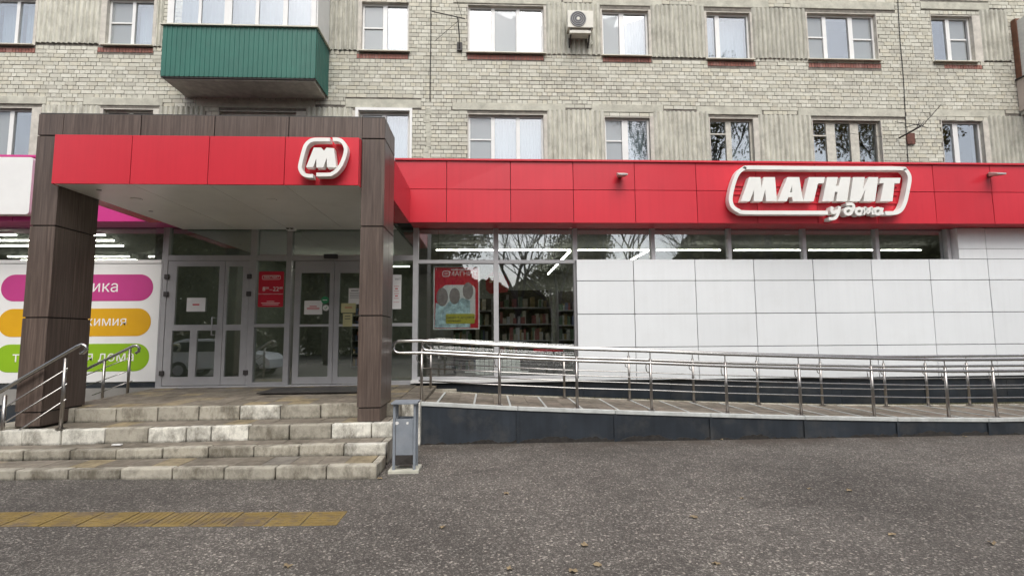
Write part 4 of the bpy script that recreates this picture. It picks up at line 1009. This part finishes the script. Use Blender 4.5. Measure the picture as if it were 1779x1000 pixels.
# ================================================================== STEPS AND PLATFORM
st = empty('entrance_steps', (-3.6, 6.5, 0), 'worn concrete entrance steps with kerbstone edges and paved treads', 'steps')
XRT = -1.22; KW = .12
def lerp(a, b, t): return a+(b-a)*t
def lev(i, x):            # tread height falls a little to the left
    t = max(0, min(1, (x+6)/4.8)); return (lerp(.150, .142, t), lerp(.245, .272, t), lerp(.425, .446, t), lerp(.612, .626, t))[i]
FY = [5.80, 6.30, 6.70, 7.24]
XLs = [-8.6, -8.6, -8.6, -5.95]
def fy(i, x): return FY[i] + (.0 if i > 1 else .010*abs(x+1.2) - .0)
core_m = M['kerb']
for i in range(4):
    x = XRT; k = 0
    zb_prev = lambda xx: (gz(xx, FY[0]) if i == 0 else lev(i-1, xx))
    lens = {0: .545, 1: .525, 2: .45, 3: .54}[i]
    while x > XLs[i]+.05:
        L_ = lens if i != 2 else random.choice((.27, .46, .52, .5, .3))
        if k == 0 and i in (1,): L_ = .5
        x2 = max(x-L_, XLs[i]); y0 = fy(i, x); y1 = fy(i, x2)
        za, zb = lev(i, x2), lev(i, x); zo = random.uniform(-.006, .006); yo = random.uniform(-.008, .008); base = min(zb_prev(x), zb_prev(x2))-.06
        m_ = M['kerb_white'] if (i == 2 and (x > -1.9 or x < -4.3 or random.random() < .35)) or (i == 1 and k == 0) or (i == 3 and random.random() < .2) else M['kerb']
        mb = MB().hexa([(x2+.006, y1+yo, base), (x-.006, y0+yo, base), (x-.006, y0+KW+yo, base), (x2+.006, y1+KW+yo, base), (x2+.006, y1+yo, za+zo), (x-.006, y0+yo, zb+zo), (x-.006, y0+KW+yo, zb+zo), (x2+.006, y1+KW+yo, za+zo)])
        mb.build('kerb_stone', m_, st, bevel=.016, seg=2)
        x = x2; k += 1
    # treads
    nxt = FY[i+1]+.02 if i < 3 else DG-.11
    # side kerb on the right
    yy = fy(i, XRT)+KW+.004
    while yy < nxt-.1:
        y2 = min(yy+.5, nxt); box('side_kerb', M['kerb'], st, XRT-.085, XRT-.003, yy, y2-.006, (0 if i == 0 else 0)-.05, lev(i, XRT)-.004, bevel=.012); yy = y2
    # core and slabs
    x = XRT-.09
    mbc = MB().hexa([(XLs[i]+.01, fy(i,XLs[i])+KW-.02, -.1), (x, fy(i,XRT)+KW-.02, -.1), (x, nxt, -.1), (XLs[i]+.01, nxt, -.1), (XLs[i]+.01, fy(i,XLs[i])+KW-.02, lev(i,XLs[i])-.045), (x, fy(i,XRT)+KW-.02, lev(i,XRT)-.045), (x, nxt, lev(i,XRT)-.045), (XLs[i]+.01, nxt, lev(i,XLs[i])-.045)])
    mbc.build('bed', M['dark'] if i < 3 else M['moss'], st)
    while x > XLs[i]+.05:
        x2 = max(x-.3, XLs[i]); y0 = max(fy(i, x), fy(i, x2))+KW+.012
        nrow = 1 if i < 3 else 8
        for rr in range(nrow):
            ya = lerp(y0, nxt, rr/nrow); yb = lerp(y0, nxt, (rr+1)/nrow); zr = (lambda yy_: 0 if i < 3 else .052*(yy_-y0)/(nxt-y0))
            d = [random.uniform(-.003, .003) for _ in range(4)]
            za, zb = lev(i, x2)-.004, lev(i, x)-.004
            MB().hexa([(x2+.003,ya+.003,za-.04),(x-.003,ya+.003,zb-.04),(x-.003,yb-.003,zb-.04),(x2+.003,yb-.003,za-.04),(x2+.003,ya+.003,za+zr(ya)+d[0]),(x-.003,ya+.003,zb+zr(ya)+d[1]),(x-.003,yb-.003,zb+zr(yb)+d[2]),(x2+.003,yb-.003,za+zr(yb)+d[3])]).build('paving_slab', M['paver'], st)
        x = x2
# platform towards the ramp
for i in range(1):
    box('bed', M['moss'], st, XRT-.088, -.92, 7.58, 9.36, -.1, .58)
    for a in range(1):
        y = 7.6
        while y < 9.3:
            box('paving_slab', M['paver'], st, -1.3, -.935, y+.003, min(y+.3, 9.34)-.003, .585, .635+.02*(y-7.6)); y += .3
    box('kerb_stone', M['kerb_white'], st, XRT-.086, -.97, 7.42, 7.575, -.05, .63, bevel=.015)
    box('kerb_stone', M['kerb'], st, -.93, -.56, 9.0, 9.12, .5, .63, bevel=.012)
box('door_mat', M['metal_dk'], None, -3.65, -1.85, 8.35, 9.15, .665, .682)
tag(bpy.data.objects['door_mat'], 'dark wet doormat lying before the sliding doors', 'mat')
# side flight going down to the left of the platform
for i, zt_ in enumerate((.46, .31, .155)):
    x2 = -5.955-.33*i; box('side_step', M['kerb'], st, x2-.33, x2-.004, 6.86, 9.35, -.1, zt_, bevel=.01)
tag(box('paper_scrap', M['paper'], None, onz(194,772,.27).x, onz(209,772,.27).x, 6.52, 6.56, .262, .275), 'small white scrap of paper on the second tread', 'litter')

# ================================================================== RAMP
RF, RB = 7.55, 9.02
KN = [(-1.0,.60),(.15,.525),(1.3,.462),(2.4,.42),(3.55,.362),(4.7,.318),(5.85,.28),(7.0,.247),(8.0,.242),(14,.235)]
def zr_(x):
    if x <= KN[0][0]: return KN[0][1]
    for (a, za), (b, zb) in zip(KN, KN[1:]):
        if x <= b: return za+(zb-za)*(x-a)/(b-a)
    return KN[-1][1]
rp = empty('wheelchair_ramp', (4, 8.3, 0), 'long paved wheelchair ramp with navy side panels sloping down along the white wall', 'ramp')
def slope_box(name, m, x0, x1, y0, y1, lo, hi, parent, n=1, **k):
    return MB().hexa([(x0,y0,lo(x0)),(x1,y0,lo(x1)),(x1,y1,lo(x1)),(x0,y1,lo(x0)),(x0,y0,hi(x0)),(x1,y0,hi(x1)),(x1,y1,hi(x1)),(x0,y1,hi(x0))]).build(name, m, parent, **k)
bj_ = [-1.0+1.42*i for i in range(11)]
for i in range(10):
    a, b = bj_[i], bj_[i+1]
    slope_box('bed', M['moss'], a, b, RF+.05, RB, lambda x: -.1, lambda x: zr_(x)-.04, rp)
    # ragged lower edge of the navy sheet
    n = 12; pts_t = [(lerp(a+.004, b-.004, t/n), zr_(lerp(a, b, t/n))-.045) for t in range(n+1)]
    MB().prism(pts_t+[(b-.004, -.04), (a+.004, -.04)], RF+random.uniform(-.003, .003), RF+.03).build('side_panel', M['navy'], rp)
    n = 46; hh = 0; tp = []
    for t in range(n+1):
        hh = max(.004, min(.085, hh+random.uniform(-.02, .02)+(.035-hh)*.06)); tp.append((lerp(a, b, t/n), hh))
    MB().prism(tp+[(b, -.03), (a, -.03)], RF-.018, RF-.005).build('tar_edge', M['tar'], rp)
    box('joint_strip', M['navy'], rp, b-.022, b+.022, RF-.024, RF-.019, -.02, zr_(b)-.055)
    slope_box('edge_trim', M['trim'], a+.003, b-.003, RF-.02, RF+.05, lambda x: zr_(x)-.05, lambda x: zr_(x)+.006, rp, bevel=.005, seg=1)
    slope_box('rear_kerb', M['kerb'], a+.003, b-.003, RB-.08, RB+.02, lambda x: zr_(x)-.1, lambda x: zr_(x)+.012, rp, bevel=.008, seg=1)
x = -.99; i = 0
while x < 13:
    for rr in range(4):
        y0 = lerp(RF+.052, RB-.085, rr/4); y1 = lerp(RF+.052, RB-.085, (rr+1)/4)
        slope_box('paving_slab', M['paver_ramp'], x+.002, x+.263, y0+.002, y1-.002, lambda q: zr_(q)-.038, lambda q: zr_(q)+random.uniform(-.002, .002), rp)
    if i % 2 == 0:
        xs0 = x+.26; sk = .10
        MB().hexa([(xs0-.03,RF+.06,zr_(xs0)-.01),(xs0+.0,RF+.06,zr_(xs0)-.01),(xs0+.0,RB-.1,zr_(xs0)-.01),(xs0-.03,RB-.1,zr_(xs0)-.01),(xs0-.03,RF+.06,zr_(xs0-.03)+.008),(xs0+.0,RF+.06,zr_(xs0)+.008),(xs0+.0,RB-.1,zr_(xs0)+.008),(xs0-.03,RB-.1,zr_(xs0-.03)+.008)]).build('grip_strip', M['trim'], rp)
    x += .265; i += 1
tag(box('soil_strip', M['moss'], None, -.9, 15, RB+.025, DW+.08, -.08, .215), kind='structure')
mb = MB()
for i in range(2600):
    x = random.uniform(-.8, 12); y = random.uniform(RB-.03, RB+.08); h = random.uniform(.005, .035); zz = zr_(x)+.01; a = random.uniform(0, 3.1)
    mb.quad((x-.01*math.cos(a), y-.01*math.sin(a), zz-.01), (x+.01*math.cos(a), y+.01*math.sin(a), zz-.01), (x+random.uniform(-.012,.012), y+random.uniform(-.012,.012), zz+h*.6))
tag(mb.build('moss', M['moss']), 'thin moss and grass along the rear ramp kerb', 'moss', kind='stuff')

# railings ---------------------------------------------------------
def ramp_rail(name, label, y, px_posts, x_end, side, group):
    r = empty(name, (px_posts[0], y, zr_(px_posts[0])), label, 'railing', group)
    pts = [px_posts[0]-.02]+px_posts[1:]+[x_end]
    top = lambda x: zr_(x)+.875; sec = lambda x: zr_(x)+.70
    # upper and lower handrails joined by a rounded loop at the head of the ramp
    x0 = px_posts[0]-.33 if side < 0 else px_posts[0]-.06
    zt_, zs_ = top(px_posts[0]), sec(px_posts[0])
    zm = (zt_+zs_)/2; rd = (zt_-zs_)/2
    loop = [(x0-rd*math.sin(t*math.pi/8), y, zm+rd*math.cos(t*math.pi/8)) for t in range(9)]
    path = [(x, y, top(x)) for x in reversed(pts)]+loop+[(x, y, sec(x)) for x in pts]
    MB().tube(path, .024, 10).build('handrail', M['steel'], r, smooth=True)
    for h in (.485, .30):
        MB().tube([(px_posts[0]-.04, y, zr_(px_posts[0])+h)]+[(x, y, zr_(x)+h) for x in pts[1:]], .010, 6).build('rod', M['steel'], r, smooth=True)
    for x in px_posts:
        p = MB().tube([(x, y+side*.0, zr_(x)-.0), (x, y, zr_(x)+.76)], .0215, 10).build('post', M['steel_d'], r, smooth=True)
        MB().tube([(x, y, zr_(x)+.76), (x, y, zr_(x)+.86)], .008, 6).build('pin', M['steel_d'], p)
        MB().tube([(x, y, zr_(x)+.002), (x, y, zr_(x)+.016)], .05, 14).build('flange', M['steel_d'], p)
        MB().tube(smooth_path([(x-.02, y, zr_(x)+.56), (x-.06, y-.01, zr_(x)+.58), (x-.07, y-.01, zr_(x)+.64), (x-.06, y, zr_(x)+.69)], 4), .007, 6).build('hook', M['steel'], p, smooth=True)
    return r
ramp_rail('ramp_railing', 'stainless railing along the outer edge of the ramp', RF+.07, [-.98,.157,1.30,2.41,3.55,4.68,5.81,6.98,7.74,8.9,10.1], 12.5, -1, 'ramp railings')
ramp_rail('ramp_railing', 'stainless railing along the wall side of the ramp', RB-.12, [-.99,1.30,2.435,3.565,4.71,5.86,7.02,7.79,8.56,9.7,10.9], 12.5, 1, 'ramp railings')

def stair_rail(label, Y, top_pts, posts, rods, loop):
    r = empty('stair_railing', (posts[0][0], Y, posts[0][1]), label, 'railing', 'stair railings')
    MB().tube(top_pts, .024, 10).build('handrail', M['steel'], r, smooth=True)
    for x, zb, zt_ in posts:
        p = MB().tube([(x, Y, zb), (x, Y, zt_)], .0215, 10).build('post', M['steel_d'], r, smooth=True)
        MB().tube([(x, Y, zb), (x, Y, zb+.014)], .055, 14).build('flange', M['steel_d'], p)
    for a, b in rods: MB().tube([a, b], .0085, 6).build('rod', M['steel'], r, smooth=True)
    return r
Yn = 6.735
A = lambda px, py: at(px, py, Yn)
p0, p1 = A(0, 680), A(135, 601); dv = (p1-p0).normalized()
far = p0-dv*1.1
rd = .05; e = p1
lp = [tuple(far), tuple(p1), tuple(A(143,598)), tuple(A(149,601)), tuple(A(150.5,607)), tuple(A(146,612)), tuple(A(140,613))]
posts_ = [(A(106,735).x, lev(2,-5.5), A(106,622).z), (A(5,735).x, .16, A(5,686).z), (far.x+.1, .05, far.z)]
rods_ = []
for (xa, ya), (xb, yb) in (((0,712),(118,639)), ((0,738),(117,666)), ((0,769),(115,693))):
    a, b = A(xa, ya), A(xb, yb); rods_.append((a-(b-a).normalized()*1.0, b))
stair_rail('stainless stair railing in front of the brown column', Yn, lp, posts_, rods_, None)
Yf = 9.0; A = lambda px, py: at(px, py, Yf)
p1 = A(232, 600.5); p0 = A(152, 640); far = p0-(p1-p0).normalized()*.35
lp = [tuple(far), tuple(p1), tuple(A(238,600)), tuple(A(242,604)), tuple(A(241,610)), tuple(A(236,613))]
rods_ = [(A(150,651), A(228,620)), (A(147,671), A(228,642)), (A(160,686), A(230,661))]
stair_rail('short stainless railing behind the brown column by the white board', Yf, lp, [(A(224,640).x, .46, A(224,606).z), (A(181,640).x, .31, A(181,626).z), (far.x+.05, .155, far.z+.03)], rods_, None)

# ================================================================== LITTER BIN
bn = empty('litter_bin', (-.965, 6.13, 0), 'grey-blue metal litter bin with flat lid on a concrete base', 'litter bin')
ba, bb, b0_, b1_ = -1.095, -.835, 6.02, 6.24; hb = Z(700, 6.02, 700)
MB().box(ba-.045, bb+.04, b0_-.03, b1_+.05, -.02, .035).build('base', M['concrete'], bn, bevel=.01)
for xx in (ba, bb-.028):
    for yy in (b0_, b1_-.028): box('leg', M['bin'], bn, xx, xx+.028, yy, yy+.028, .036, hb-.012)
box('lid', M['bin'], bn, ba-.02, bb+.02, b0_-.03, b1_+.03, hb-.010, hb+.012, bevel=.004)
zb0, zb1 = Z(790, 6.03, 700), Z(727, 6.03, 700)
bk_ = MB(); xa, xb, ya, yb = ba+.033, bb-.033, b0_+.012, b1_-.012; tw_ = .006
bk_.box(xa, xb, ya, ya+tw_, zb0, zb1); bk_.box(xa, xb, yb-tw_, yb, zb0, zb1); bk_.box(xa, xa+tw_, ya+tw_, yb-tw_, zb0, zb1); bk_.box(xb-tw_, xb, ya+tw_, yb-tw_, zb0, zb1); bk_.box(xa+tw_, xb-tw_, ya+tw_, yb-tw_, zb0, zb0+tw_)
bk_.build('bucket', M['bin'], bn)
MB().hexa([(xa,ya,zb0-.11),(xb,ya+.02,zb0-.11),(xb,yb,zb0-.11),(xa,yb,zb0-.11),(xa,ya,zb0-.002),(xb,ya,zb0-.002),(xb,yb,zb0-.002),(xa,yb,zb0-.002)]).build('bucket_foot', M['metal_dk'], bn)
for q in ((1460,345,1500,372),(1545,345,1570,370)):
    a, b = at(340+q[0]/4.236, 650+q[1]/4.236, ya), at(340+q[2]/4.236, 650+q[3]/4.236, ya)
    pts = [(lerp(a.x,b.x,.5+.5*math.cos(t*math.pi/5)*random.uniform(.6,1)), lerp(b.z,a.z,.5+.5*math.sin(t*math.pi/5)*random.uniform(.6,1))) for t in range(10)]
    MB().prism(pts, ya-.002, ya-.0005).build('sticker_remnant', M['paper'], bn)

# ================================================================== FALLEN LEAVES
for px_, py_, s_ in ((768,917,.05),(879,858,.055),(1475,853,.055),(995,993,.055),(1040,983,.05),(1207,899,.055),(1565,748,.05),(1676,759,.05),(1405,850,.035),(660,832,.05),(500,985,.05),(1245,980,.05),(885,990,.04),(1015,948,.05),(1725,945,.045),(1550,930,.05),(1288,867,.03),(1254,764,.035)):
    p = onz(px_, py_, 0); a0 = random.uniform(0, 6.28); mb = MB(); n = 11
    rim = []
    for i in range(n):
        rr = s_*.8*(1 if i % 2 == 0 else .55)*random.uniform(.8, 1.1)*(.6 if i in (0, n-1) else 1)
        th = a0+2*math.pi*i/n; rim.append((p.x+rr*math.cos(th), p.y+rr*math.sin(th), gz(p.x,p.y)+.006+random.uniform(0, .016)))
    mb.v = [(p.x, p.y, gz(p.x,p.y)+.012)]+rim
    for i in range(n): mb.f.append((0, 1+i, 1+(i+1) % n))
    o = mb.build('fallen_leaf', M['leafy']); tag(o, 'small dry autumn leaf lying on the asphalt', 'leaf', 'fallen leaves on the asphalt')

# ================================================================== BEHIND THE CAMERA (seen in the glass)
def tree(x, y, h, leafy, seed, lab, lm='leaf_a', group='trees across the road'):
    rr = random.Random(seed); t = empty('tree', (x, y, 0), lab, 'tree', group)
    tb = MB(); tips = []
    def grow(p, d, L_, r, dep):
        n = 3; pts = [p]; dd = d.copy()
        for i in range(n):
            dd = (dd+Vector((rr.uniform(-.16,.16), rr.uniform(-.16,.16), rr.uniform(-.02,.12)))).normalized(); pts.append(pts[-1]+dd*L_/n)
        tb.tube(pts, r, 6 if dep < 2 else (4 if dep < 4 else 3), r*.62, cap=False)
        if dep >= 3: tips.append(pts[-1]); tips.append(pts[1])
        if dep < (5 if leafy else 7):
            for k in range(3 if dep < 4 else 2):
                th = rr.uniform(0, 6.28); sp = rr.uniform(.35, .75)
                nd = (dd+Vector((math.cos(th)*sp, math.sin(th)*sp, rr.uniform(-.05,.25)))).normalized(); grow(pts[-1-(k % 2)], nd, L_*rr.uniform(.62,.82), r*.55, dep+1)
    grow(Vector((x, y, -.1)), Vector((0,0,1)), h*.3, h*.016, 0)
    tb.build('trunk', M['bark'], t)
    if leafy:
        lb = MB()
        for p in tips:
            for k in range(26):
                q = p+Vector((rr.gauss(0,.45), rr.gauss(0,.45), rr.gauss(0,.4))); s = rr.uniform(.06,.13); a = Vector((rr.uniform(-1,1), rr.uniform(-1,1), rr.uniform(-1,1))).normalized()*s; b = a.orthogonal().normalized()*s*.7
                lb.quad(q-a, q+b, q+a, q-b)
        lb.build('crown', M[lm], t)
    return t
tree(1.8, -11, 13, False, 11, 'bare branching tree standing opposite the shop window')
tree(9.5, -13, 14, False, 12, 'tall bare tree standing opposite the white wall')
tree(6.5, -19, 11, True, 13, 'leafy olive tree behind the bare trees')
tree(-9, -10, 13, True, 14, 'yellowing leafy tree opposite the entrance', 'leaf_b')
tree(-16, -12, 14, True, 15, 'olive leafy tree opposite the pink fascia')
tree(20, -15, 25, True, 16, 'big leafy tree opposite the far end of the wall')
tree(31, -14, 25, True, 17, 'yellowing leafy tree far along the road', 'leaf_b')
tree(-3, -16, 12, True, 18, 'olive tree behind the yellowing one')
tree(4.6, -12.5, 12, False, 21, 'slender bare tree beside the branching one')
tree(13.5, -12, 13, False, 22, 'bare tree between the tall bare one and the big leafy one')
tree(17, -12.5, 12, False, 23, 'low bare tree opposite the raised lettering')
wd = MB(); rw = random.Random(5)
for i in range(190000):
    x = rw.uniform(-75, 75); e = abs(x-6)
    top = 5.4+.6*math.sin(x*.7)+.5*math.sin(x*1.9+1)+(min(1, max(0, e-10)/5))*7+(2.4*min(1, max(0, .5-x)/2.5) if x > -4.5 else 0)
    y = -rw.uniform(23, 26.5) if i % 3 else -rw.uniform(26.5, 31); z = top*rw.random()**.8*(1 if i % 3 else 1.05); s_ = rw.uniform(.10, .24) if i % 3 else rw.uniform(.3, .55)
    a = Vector((rw.uniform(-1,1), rw.uniform(-1,1), rw.uniform(-1,1))).normalized()*s_; b = a.orthogonal().normalized()*s_*.8; q = Vector((x, y, z))
    wd.quad(q-a, q+b, q+a, q-b)
tag(wd.build('woodland', M['leaf_a']), 'dense olive woodland along the far side of the road', 'woodland', kind='stuff')
car = empty('parked_car', (-10.6, -2.2, 0), 'white parked estate car across from the entrance', 'car')
prof = [(-2.1,.35),(-2.15,.75),(-2.0,1.0),(-1.55,1.42),(-1.2,1.52),(.1,1.52),(.75,1.05),(1.75,.92),(2.05,.7),(2.1,.35)]
mb = MB(); mb.prism([(-10.6+p[0], p[1]) for p in prof], -3.05, -1.35); mb.build('body', M['car'], car, bevel=.06)
for pl_ in ([(-1.75,1.03),(-1.42,1.38),(-.85,1.42),(-.85,1.03)], [(-.75,1.03),(-.75,1.42),(.02,1.42),(.5,1.05)]):
    MB().prism([(-10.6+p[0], p[1]) for p in pl_], -1.349, -1.335).build('side_window', M['car_glass'], car)
for xx in (-1.35, 1.35):
    for yy in (-3.0, -1.5):
        wq = MB().tube([(-10.6+xx, yy-.05, .33), (-10.6+xx, yy+.17, .33)], .33, 20).build('wheel', M['rubber'], car)
        MB().tube([(-10.6+xx, yy-.055, .33), (-10.6+xx, yy+.175, .33)], .2, 16).build('rim', M['alu_lt'], wq)
